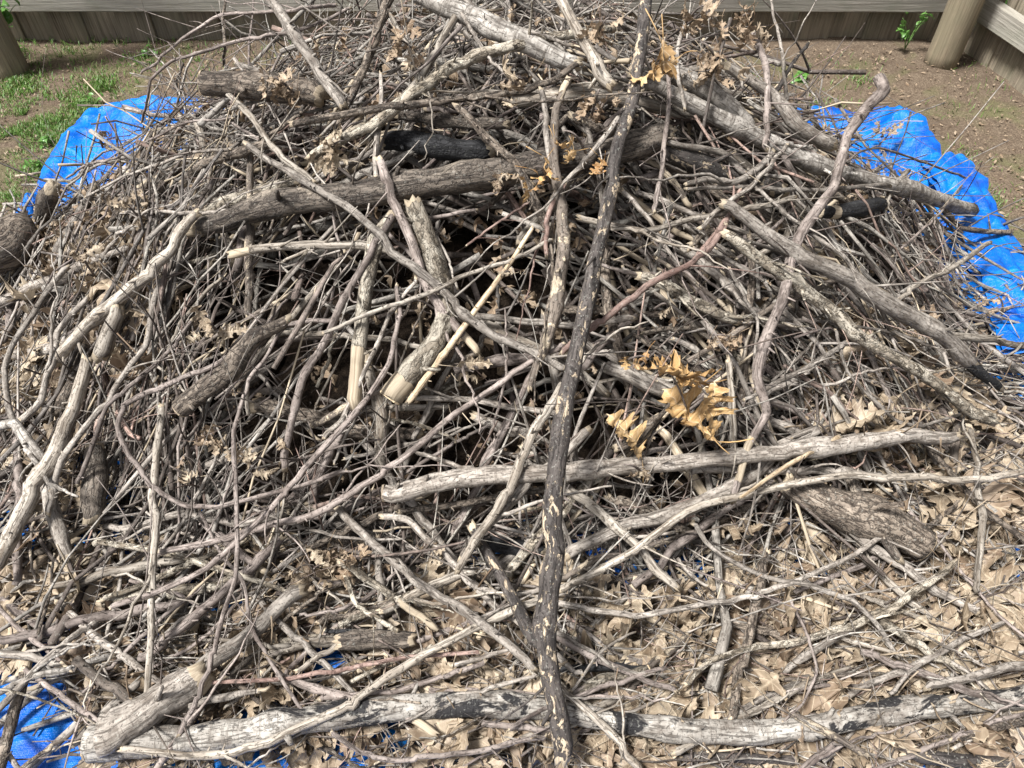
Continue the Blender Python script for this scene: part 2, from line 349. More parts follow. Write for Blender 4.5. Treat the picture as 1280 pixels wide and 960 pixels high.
def frames(P, ref):
    T = np.gradient(P, axis=0); T /= np.linalg.norm(T, axis=1)[:, None]+1e-12
    A = np.cross(T, ref); A /= np.linalg.norm(A, axis=1)[:, None]+1e-9
    B = np.cross(A, T); return T, A, B
def tube(P, rad, sides=8, var=.5, bare=0.0, ref=(0.05, -.6, .8), lump=.1, seed=0, ends=(0, 0), flat=1.0):
    """returns verts, quads, tris, rc, var, bare; ends: 0 blunt, 1 pointed, 2 jagged splintered"""
    P = np.asarray(P, float); n = len(P); rad = np.asarray(rad, float)
    s = np.concatenate([[0], np.cumsum(np.linalg.norm(np.diff(P, axis=0), axis=1))])
    T, A, B = frames(P, np.asarray(ref, float))
    ph = np.arange(sides)*2*math.pi/sides
    c, si = np.cos(ph), np.sin(ph)
    rm = rad.mean()
    rc = np.stack([rad[:, None]*c, rad[:, None]*si, np.repeat(s[:, None], sides, 1)], -1)
    rr = rad[:, None]*np.ones(sides)
    if lump:
        q = rc.copy(); q[..., 2] *= .45
        rr = rr*(1+lump*vnoise(q+seed*3.1, .9/rm)+lump*.5*vnoise(rc+seed, 3.2/rm))
    V = P[:, None, :]+rr[..., None]*(c[None, :, None]*A[:, None, :]+flat*si[None, :, None]*B[:, None, :])
    r = np.random.default_rng(int(seed*7)+5)
    for e, idx, sg in ((ends[0], 0, -1), (ends[1], n-1, 1)):
        if e == 2:
            V[idx] += T[idx]*sg*(r.random(sides)[:, None]**1.5*min(rad[idx]*2.4, .012+.35*rad[idx]))
            V[idx] = P[idx]+(V[idx]-P[idx])*.82
        elif e == 1:
            V[idx] = P[idx]+(V[idx]-P[idx])*.25
    V = V.reshape(-1, 3); rcf = rc.reshape(-1, 3)
    i = np.arange(n-1)[:, None]*sides; j = np.arange(sides); j2 = (j+1) % sides
    Q = np.stack([i+j, i+j2, i+sides+j2, i+sides+j], -1).reshape(-1, 4)
    tri = []
    cap = np.stack([P[0]-T[0]*(0 if ends[0] != 2 else rad[0]*.3), P[-1]+T[-1]*(0 if ends[1] != 2 else rad[-1]*.3)])
    k = n*sides
    tri += [(k, a2, a) for a, a2 in zip(j, j2)]; tri += [(k+1, (n-1)*sides+a, (n-1)*sides+a2) for a, a2 in zip(j, j2)]
    V = np.concatenate([V, cap]); rcf = np.concatenate([rcf, [[0, 0, 0], [0, 0, s[-1]]]])
    bv = np.broadcast_to(np.asarray(bare, float), (n,)); bb = np.concatenate([np.repeat(bv, sides), [bv[0], bv[-1]]])
    if ends[0] == 2: bb[:sides] = 1; bb[-2] = 1
    if ends[1] == 2: bb[(n-1)*sides:n*sides] = 1; bb[-1] = 1
    return V, Q, tri, rcf, var, bb
def spline(pts, step):
    p = np.asarray(pts, float)
    if len(p) == 2:
        n = max(3, int(np.linalg.norm(p[1]-p[0])/step)); return p[0]+(p[1]-p[0])*np.linspace(0, 1, n)[:, None]
    q = np.vstack([2*p[0]-p[1], p, 2*p[-1]-p[-2]]); out = []
    for k in range(len(p)-1):
        a, b, c, d = q[k:k+4]; m = max(2, int(np.linalg.norm(c-b)/step)); t = (np.arange(m)/m)[:, None]
        out.append(.5*((2*b)+(-a+c)*t+(2*a-5*b+4*c-d)*t**2+(-a+3*b-3*c+d)*t**3))
    out.append(p[-1:]); return np.concatenate(out)
def taut(s, d):
    """concave majorant of d over s: a stick resting on what lies below it"""
    st = []
    for k in range(len(s)):
        while len(st) >= 2 and (d[st[-1]]-d[st[-2]])*(s[k]-s[st[-1]]) <= (d[k]-d[st[-1]])*(s[st[-1]]-s[st[-2]]): st.pop()
        st.append(k)
    return np.interp(s, s[st], d[st])
def knots(q, s, pts):
    return np.array([s[int(np.argmin(((q-np.asarray(p, float))**2).sum(1)))] for p in pts]) if len(pts) > 2 else None
def trace(pts, lv, w, jit=.12, seed=0, hold=2.3):
    """a stick seen along these photo points, resting on the pile: 3-D path and radii"""
    w0, w1 = w[0], w[-1]
    wm = max(w0, w1); step = float(np.clip(wm*.55, 3.0, 9))
    q = spline(pts, step); n = len(q)
    s = np.concatenate([[0], np.cumsum(np.linalg.norm(np.diff(q, axis=0), axis=1))]); f = s/s[-1]
    r = np.random.default_rng(seed+3)
    tn = np.gradient(q, axis=0); tn /= np.linalg.norm(tn, axis=1)[:, None]+1e-9
    ql = np.stack([np.interp(s, s[np.clip(np.searchsorted(s, KS), 0, n-1)], np.asarray(pts, float)[:, a]) for a in (0, 1)], -1) if (KS := knots(q, s, pts)) is not None else q
    q = q*.45+ql*.55
    kn = np.sort(np.concatenate([[0], r.uniform(0, s[-1], int(s[-1]/(wm*3.0)+1)), [s[-1]]]))
    kz = np.interp(s, kn, r.normal(0, 1, len(kn))); kz[0] = kz[-1] = 0 if n > 3 else 0
    jit = jit*float(np.clip(1.25-wm/32, .28, 1))
    nz = kz*1.5+.4*vnoise(np.stack([s/(wm*1.6), s*0+seed*1.7, s*0], -1))
    q = q+np.stack([-tn[:, 1], tn[:, 0]], -1)*(nz*wm*jit)[:, None]
    l0, l1 = (lv if isinstance(lv, tuple) else (lv, lv))
    wv = np.interp(f, np.linspace(0, 1, len(w)), w)
    lift = .008+.016*(l0+(l1-l0)*f)
    dep = surf_depth(q[:, 0], q[:, 1], lift); p0 = place(q[:, 0], q[:, 1], dep)
    lift = lift+wv*.5*dep/FPX*np.clip((wv-8)/10, 0, 1)+.062*(1-smooth(.03, .16, mound(p0[:, 0], p0[:, 1])))
    dep = surf_depth(q[:, 0], q[:, 1], lift)
    P = place(q[:, 0], q[:, 1], dep)
    ok = P[:, 1] < hold
    if ok.sum() < 3: ok = np.ones(n, bool)
    k = np.where(ok)[0]; disp = 1/dep
    d = np.interp(s, s[k], taut(s[k], disp[k]))
    ker = np.hanning(9); ker /= ker.sum()
    if n > 12: d = np.convolve(np.pad(d, 4, 'edge'), ker, 'valid')
    d = d*(1+.004*vnoise(np.stack([s/60, s*0+seed, s*0+9], -1)))
    dep = 1/d; P = place(q[:, 0], q[:, 1], dep)
    P[:, 2] = np.maximum(P[:, 2], .012)
    rad = wv*.5*dep/FPX
    return P, rad, q, s
# ---------------------------------------------------------------- the setting: ground, tarp, dark core painted as shade
def grid_xy(xs, ys):
    X, Y = np.meshgrid(xs, ys, indexing='xy'); nx, ny = len(xs), len(ys)
    i = np.arange(ny-1)[:, None]*nx; j = np.arange(nx-1)
    Q = np.stack([i+j, i+j+1, i+nx+j+1, i+nx+j], -1).reshape(-1, 4); return X, Y, Q
def axis(lo, hi, fine_lo, fine_hi, d):
    a = list(np.arange(fine_lo, fine_hi, d)); k = d
    x = fine_lo; left = []
    while x > lo: k *= 1.5; x -= k; left.append(max(x, lo))
    k = d; x = a[-1]; right = []
    while x < hi: k *= 1.5; x += k; right.append(min(x, hi))
    return np.array(sorted(set(left))+a+right)
gx = axis(-200, 200, -2.6, 2.4, .025); gy = axis(-200, 200, .1, 3.6, .025)
X, Y, Q = grid_xy(gx, gy)
Z = .012*noise2(X, Y, 3, 1)+.006*noise2(X, Y, 11, 2)+.003*noise2(X, Y, 31, 7)
Z = np.where((np.abs(X) < 3) & (Y < 4) & (Y > -1), Z, 0) - .012
b = MB(); b.add(np.stack([X, Y, Z], -1), Q); tag(b.obj('ground', 'ground'), kind='structure')

def tarp_z(X, Y):
    x0, x1, y0, y1 = -1.50, 1.37, .12, 2.52
    wr = np.abs(noise2(X*1+.3*Y, Y, 5.5, 21))*.024+np.abs(noise2(X+.5*Y, Y*.4, 13, 22))*.016+np.abs(noise2(X*.5, Y+.6*X, 24, 29))*.010
    e = np.minimum(np.minimum(X-x0, x1-X), np.minimum(Y-y0, y1-Y))
    roll = np.exp(-((e-.05)/.035)**2)*(.030+.028*noise2(X, Y, 3.3, 24))
    bl = np.exp(-(((X+1.22)/.24)**2+((Y-2.28)/.18)**2))          # heaped fold behind the stump
    br = np.exp(-(((X-1.34)/.12)**2+((Y-2.33)/.17)**2))          # peaked corner
    fr = np.exp(-(((X-1.30)/.10)**2+((Y-1.75)/.5)**2))
    rdg = np.abs(noise2(X+.6*Y, Y*.7, 7, 25))
    cr = np.zeros_like(X); lr_ = random.Random(8)
    for k in range(150):                                           # sharp creases where the sheet was folded and trodden
        edge = k % 3
        cx = lr_.uniform(x0, x1) if edge == 0 else lr_.choice((lr_.uniform(x0, x0+.35), lr_.uniform(x1-.3, x1))); cy = lr_.uniform(y0, y1) if edge else lr_.uniform(2.2, y1)
        a = lr_.uniform(0, 3.14); ca, sa = math.cos(a), math.sin(a); ln = lr_.uniform(.06, .25)
        u_ = (X-cx)*ca+(Y-cy)*sa; v_ = -(X-cx)*sa+(Y-cy)*ca+.12*u_*u_
        cr = cr+lr_.choice((1, 1, -.6))*lr_.uniform(.006, .022)*np.exp(-np.abs(v_)/lr_.uniform(.010, .03))*np.clip(1-(u_/ln)**2, 0, 1)
    wr = wr*.6+cr
    return .008+np.maximum(wr, -.004)+roll+bl*(.05+.11*(1-rdg))+br*(.02+.06*(1-rdg))+fr*.025*(1-rdg)
def lop(X, Y):
    ex = .05*noise2(Y, Y*0, 2.4, 31); ey = .05*noise2(X, X*0, 2.0, 32)
    return X+ex*np.abs(X)/1.5, Y+ey
xs = np.linspace(-1.50, 1.37, 330); ys = np.linspace(.12, 2.52, 280)
X, Y, Q = grid_xy(xs, ys); Z = tarp_z(X, Y); X2, Y2 = lop(X, Y)
b = MB(); b.add(np.stack([X2, Y2, Z], -1), Q)
b.add(np.stack([X2, Y2, Z-.0015], -1), Q[:, ::-1])
o = b.obj('tarp', 'tarp'); tag(o, 'crinkled blue plastic tarp spread on the ground under the brush pile', 'tarp')
# the separate folded-over strip of tarp on the side by the bare earth
FOLD = [(1.37, 2.16), (1.365, 2.01), (1.345, 1.79), (1.315, 1.58), (1.285, 1.41), (1.27, 1.30)]
cl = spline(FOLD, .02); b = MB(); nx = 26
T_, A_, B_ = frames(np.c_[cl, np.zeros(len(cl))], np.array([0, 0, 1.0]))
u = np.linspace(-1, 1, nx); V = np.zeros((len(cl), nx, 3))
for k in range(len(cl)):
    hw = .074+.006*math.sin(k*.35)+.004*math.sin(k*1.3)
    V[k, :, 0] = cl[k, 0]+A_[k, 0]*u*hw; V[k, :, 1] = cl[k, 1]+A_[k, 1]*u*hw
V[..., 2] = .062+.016*np.sqrt(np.clip(1-u**2, 0, 1))+.020*np.abs(noise2(V[..., 0]*2.3, V[..., 1]*.8, 11, 41))+.012*np.abs(noise2(V[..., 0], V[..., 1]*1.7, 25, 42))
i = np.arange(len(cl)-1)[:, None]*nx; j = np.arange(nx-1); Q = np.stack([i+j, i+j+1, i+nx+j+1, i+nx+j], -1).reshape(-1, 4)
b.add(V, Q); b.add(V-np.array([0, 0, .02]), Q[:, ::-1]); b.obj('folded_edge', 'tarp', o)

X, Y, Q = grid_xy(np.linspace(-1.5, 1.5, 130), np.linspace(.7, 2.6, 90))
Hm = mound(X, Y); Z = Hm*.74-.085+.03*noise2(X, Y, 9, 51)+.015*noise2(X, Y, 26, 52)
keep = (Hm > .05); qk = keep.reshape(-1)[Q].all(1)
b = MB(); b.add(np.stack([X, Y, Z], -1), Q[qk]); tag(b.obj('shade_core', 'core_shade'), 'added dark core sheet painted as shade in the heart of the brush pile', kind='stuff')  # sheet added inside the mound, coloured dark so gaps read as deep shade

# ---------------------------------------------------------------- fence
def boxv(lo, hi, n=1, wob=0.0, seed=0):
    """a board with n segments along its longest side, slightly irregular"""
    lo = np.array(lo, float); hi = np.array(hi, float); ax = int(np.argmax(hi-lo)); o1, o2 = [a for a in range(3) if a != ax]
    ts = np.linspace(0, 1, n+1); V = []
    bev = min(hi[o1]-lo[o1], hi[o2]-lo[o2])*.12
    prof = [(0, bev), (0, 1-bev), (bev, 1), (1-bev, 1), (1, 1-bev), (1, bev), (1-bev, 0), (bev, 0)]
    w1, w2 = hi[o1]-lo[o1], hi[o2]-lo[o2]
    prof = [((0 if a == 0 else w1 if a == 1 else (bev if a == bev else w1-bev)), (0 if c == 0 else w2 if c == 1 else (bev if c == bev else w2-bev))) for a, c in prof]
    for t in ts:
        for a, c in prof:
            v = np.zeros(3); v[ax] = lo[ax]+(hi[ax]-lo[ax])*t; v[o1] = lo[o1]+a; v[o2] = lo[o2]+c; V.append(v)
    V = np.array(V)
    if wob: V[:, o1] += wob*vnoise(V*1.0+seed, 3.0); V[:, o2] += wob*vnoise(V*1.0+seed+9, 3.0)
    m = 8; Q = [(k*m+a, k*m+(a+1) % m, (k+1)*m+(a+1) % m, (k+1)*m+a) for k in range(n) for a in range(m)]
    caps = [(0, a+1, a) for a in range(1, m-1)]+[(n*m, n*m+a, n*m+a+1) for a in range(1, m-1)]
    return V, Q, caps
def fence(label, origin, ang, length, z_rail, vines=False, flip=False):
    f = empty('picket_fence', origin); f.rotation_euler = (0, 0, ang)
    tag(f, label, 'fence')
    x = 0.0; k = 0
    while x < length:
        wd = .142+rnd.uniform(-.008, .006)
        hgt = 1.78+rnd.uniform(-.02, .02); th = .02; dy = .045+(k % 2)*.014+rnd.uniform(0, .004)
        V, Q, c = boxv((x, dy, -.04+rnd.uniform(0, .02)), (x+wd, dy+th, hgt), 3, .003, k)
        b = MB(); b.add(V-np.array([x, 0, 0]), Q, c); p = b.obj('picket', 'picket', f, smooth_=False); p.location = (x, 0, 0)
        p.rotation_euler = (0, rnd.uniform(-.006, .006), 0)
        x += wd-.003; k += 1
    for zz in (z_rail, .95, 1.6):
        for s0 in np.arange(0, length, 2.4):
            b = MB(); V, Q, c = boxv((0, 0, 0), (min(2.4, length-s0)-.012, .040, .09), 8, .004, s0+zz)
            b.add(V, Q, c); p = b.obj('rail', 'rail', f, smooth_=False)
            p.location = (s0, 0, zz+rnd.uniform(-.004, .004))
    return f
# rails run along local X: give them a material whose grain runs that way
def rail_mat():
    m = M['rail']; t = m.node_tree
    for n in t.nodes:
        if n.type == 'VECT_MATH' and n.operation == 'MULTIPLY':
            v = n.inputs[1].default_value; n.inputs[1].default_value = (v[2], v[1], v[0])
rail_mat()
fence('weathered grey picket fence with horizontal rails behind the brush pile', (-4.6, 3.14, 0), 0, 6.40, .118)
fr_ = fence('weathered picket fence running off from the thick round corner post', (1.80, 3.10, 0), R(-79.0), 3.6, .12)
def post(label, x, y, r, lean, h=1.9):
    n = 26; z = np.linspace(-.05, h, n); P = np.stack([x+lean[0]*z, y+lean[1]*z, z], -1)
    V, Q, T_, rc, va, bb = tube(P-np.array([x, y, 0]), np.full(n, r), 22, .5, 0, ref=(0, 1, 0), lump=.035, seed=3+x)
    b = MB(); b.add(V, Q, T_, rc); o = b.obj('fence_post', 'post'); o.location = (x, y, 0); tag(o, label, 'post'); return o
post('thick round greenish wooden post at the corner of the two fences', 1.700, 2.99, .061, (.0, .0))
post('round grey wooden post at the end of the grey rail, beside a vine', -1.95, 2.90, .072, (-.03, .0))

# ---------------------------------------------------------------- sticks
ITEMS = []            # what auto labels refer to: (short name, photo points)
def side_twigs(P, rad, q, n, mat, root, var, seed, wmin=1.6):
    """thin side shoots, each a part of its branch"""
    r = random.Random(seed*13+7)
    for k in range(n):
        i = r.randrange(len(P)//8+1, max(len(P)-2, len(P)//8+2)); i = min(i, len(P)-2)
        t = P[i+1]-P[i]; t /= np.linalg.norm(t)+1e-9
        out = np.array([r.uniform(-1, 1), r.uniform(-.8, .5), r.uniform(-.1, 1)]); out -= t*out.dot(t); out /= np.linalg.norm(out)+1e-9
        d = out*r.uniform(.6, 1)+t*r.uniform(.2, 1.0); d /= np.linalg.norm(d)
        big = k == 0 and r.random() < .6
        ln = r.uniform(.12, .34) if big else r.uniform(.02, .15); m = 16 if big else 7; s = np.linspace(0, 1, m)[:, None]
        bend = np.array([r.uniform(-1, 1), r.uniform(-1, 1), r.uniform(-.6, .4)])*ln*.3
        if big: d = out*.45+t*r.choice((1, 1, -1))*.9-np.array([0, 0, .15]); d /= np.linalg.norm(d)
        Pp = P[i]+d*ln*s+bend*s**2
        if big: Pp = Pp+np.cumsum(np.array([[r.gauss(0, 1) for _ in range(3)] for _ in range(m)]), 0)*ln*.012
        r0 = min(rad[i]*.6, .0075)*r.uniform(.7, 1) if big else min(rad[i]*.45, .0042)*r.uniform(.5, 1); rr = r0*(1-.65*s[:, 0])
        b = MB(); b.add(*tube(Pp, rr, 5, var, 0, ref=(out[1], out[2]+.3, out[0]), lump=.08, seed=k, ends=(0, 0)))
        b.obj('side_twig', mat, root, origin=root.location)
def stick(short, label, mat, lv, w, pts, cat='branch', group=None, ends=(2, 2), cut=None, tw=0, bare=None, var=None, lump=None, jit=.12, name='branch', hold=2.3, sides=None):
    seed = abs(hash_s(short+label+str(pts[0]))) % 9973
    P, rad, q, s = trace(pts, lv, w, jit, seed, hold)
    r = random.Random(seed); var = r.random() if var is None else var
    wm = max(w); sides = sides or int(np.clip(6+wm*.42, 6, 22))
    if tw == 0 and short and wm < 15 and mat not in ('char', 'tan'): tw = r.choice((1, 2, 2, 3))
    f = s/s[-1]
    # knots and swellings
    for _ in range(int(len(P)/14)+1):
        c = r.random(); rad = rad*(1+r.uniform(.06, .22)*np.exp(-((f-c)*s[-1]/(wm*.5))**2))
    bv = np.zeros(len(P))
    if bare:
        for (a, e) in bare: bv = np.maximum(bv, smooth(a-.03, a+.03, f)*(1-smooth(e-.03, e+.03, f)))
    bv = np.maximum(bv, 0)
    ends = list(ends)
    if cut:
        for ci in ((0,) if cut == 's' else (1,) if cut == 'e' else (0, 1)): ends[ci] = 0
    lump = (.05 + .09*min(1, wm/20)) if lump is None else lump
    parts = bool(tw or cut)
    base = P[0].copy() if P[0][2] < P[-1][2] else P[-1].copy()
    b = MB(); V = tube(P, rad, sides, var, bv, lump=lump, seed=seed % 50, ends=tuple(ends)); b.add(*V)
    # buds and snapped stubs
    for _ in range(int(s[-1]/(34 if wm < 18 else 130))):
        i = r.randrange(1, len(P)-1); t = P[i+1]-P[i-1]; t /= np.linalg.norm(t)+1e-9
        out = np.array([r.uniform(-1, 1), r.uniform(-1, .6), r.uniform(-.3, 1)]); out -= t*out.dot(t); out /= np.linalg.norm(out)+1e-9
        ln = rad[i]*r.uniform(1.5, 2.6); s4 = np.linspace(.3, 1, 4)[:, None]
        b.add(*tube(P[i]+(out+t*.5)*ln*s4, rad[i]*r.uniform(.22, .42)*(1-.5*s4[:, 0]), 5, var, 0, ref=(t[1], t[2], t[0]), lump=0))
    if parts:
        root = empty(name, base); o = b.obj('stem', mat, root, origin=base)
        if tw: side_twigs(P, rad, q, tw, mat, root, var, seed)
        if cut:
            for ci in ((0,) if cut == 's' else (1,) if cut == 'e' else (0, 1)):
                k = 0 if ci == 0 else -1; nrm = (P[0]-P[2]) if ci == 0 else (P[-1]-P[-3]); nrm /= np.linalg.norm(nrm)
                m = 14; ph = np.arange(m)*2*math.pi/m; a = np.cross(nrm, (0, -.6, .8)); a /= np.linalg.norm(a); bb = np.cross(a, nrm)
                rr = rad[k]*.93*(1+.05*np.sin(ph*3+seed)); c = P[k]+nrm*.0025
                ring = c+rr[:, None]*(np.cos(ph)[:, None]*a+np.sin(ph)[:, None]*bb); ring2 = ring-nrm*.004+ (ring-c)*.03
                inner = c+(ring-c)*.5+nrm*.0006
                vv = np.concatenate([[c+nrm*.001], inner, ring, ring2]); lc = vv-c
                rcv = np.stack([lc@a, lc@bb, lc@nrm], -1)
                j = np.arange(m); j2 = (j+1) % m
                tri = [(0, 1+x, 1+y) for x, y in zip(j, j2)]
                qd = [(1+x, 1+m+x, 1+m+y, 1+y) for x, y in zip(j, j2)]+[(1+m+x, 1+2*m+x, 1+2*m+y, 1+m+y) for x, y in zip(j, j2)]
                cb = MB(); cb.add(vv, qd, tri, rcv, var=r.uniform(.15, .7) if mat not in ('flaky', 'tan') else .95)
                cb.obj('cut_end', 'cut', root, origin=base, smooth_=False)
    else: root = b.obj(name, mat, origin=base)
    tag(root, label, cat, group)
    if short: ITEMS.append((short, q))
    return root
def hash_s(t):
    h = 7
    for ch in t: h = (h*131+ord(ch)) & 0x7fffffff
    return h
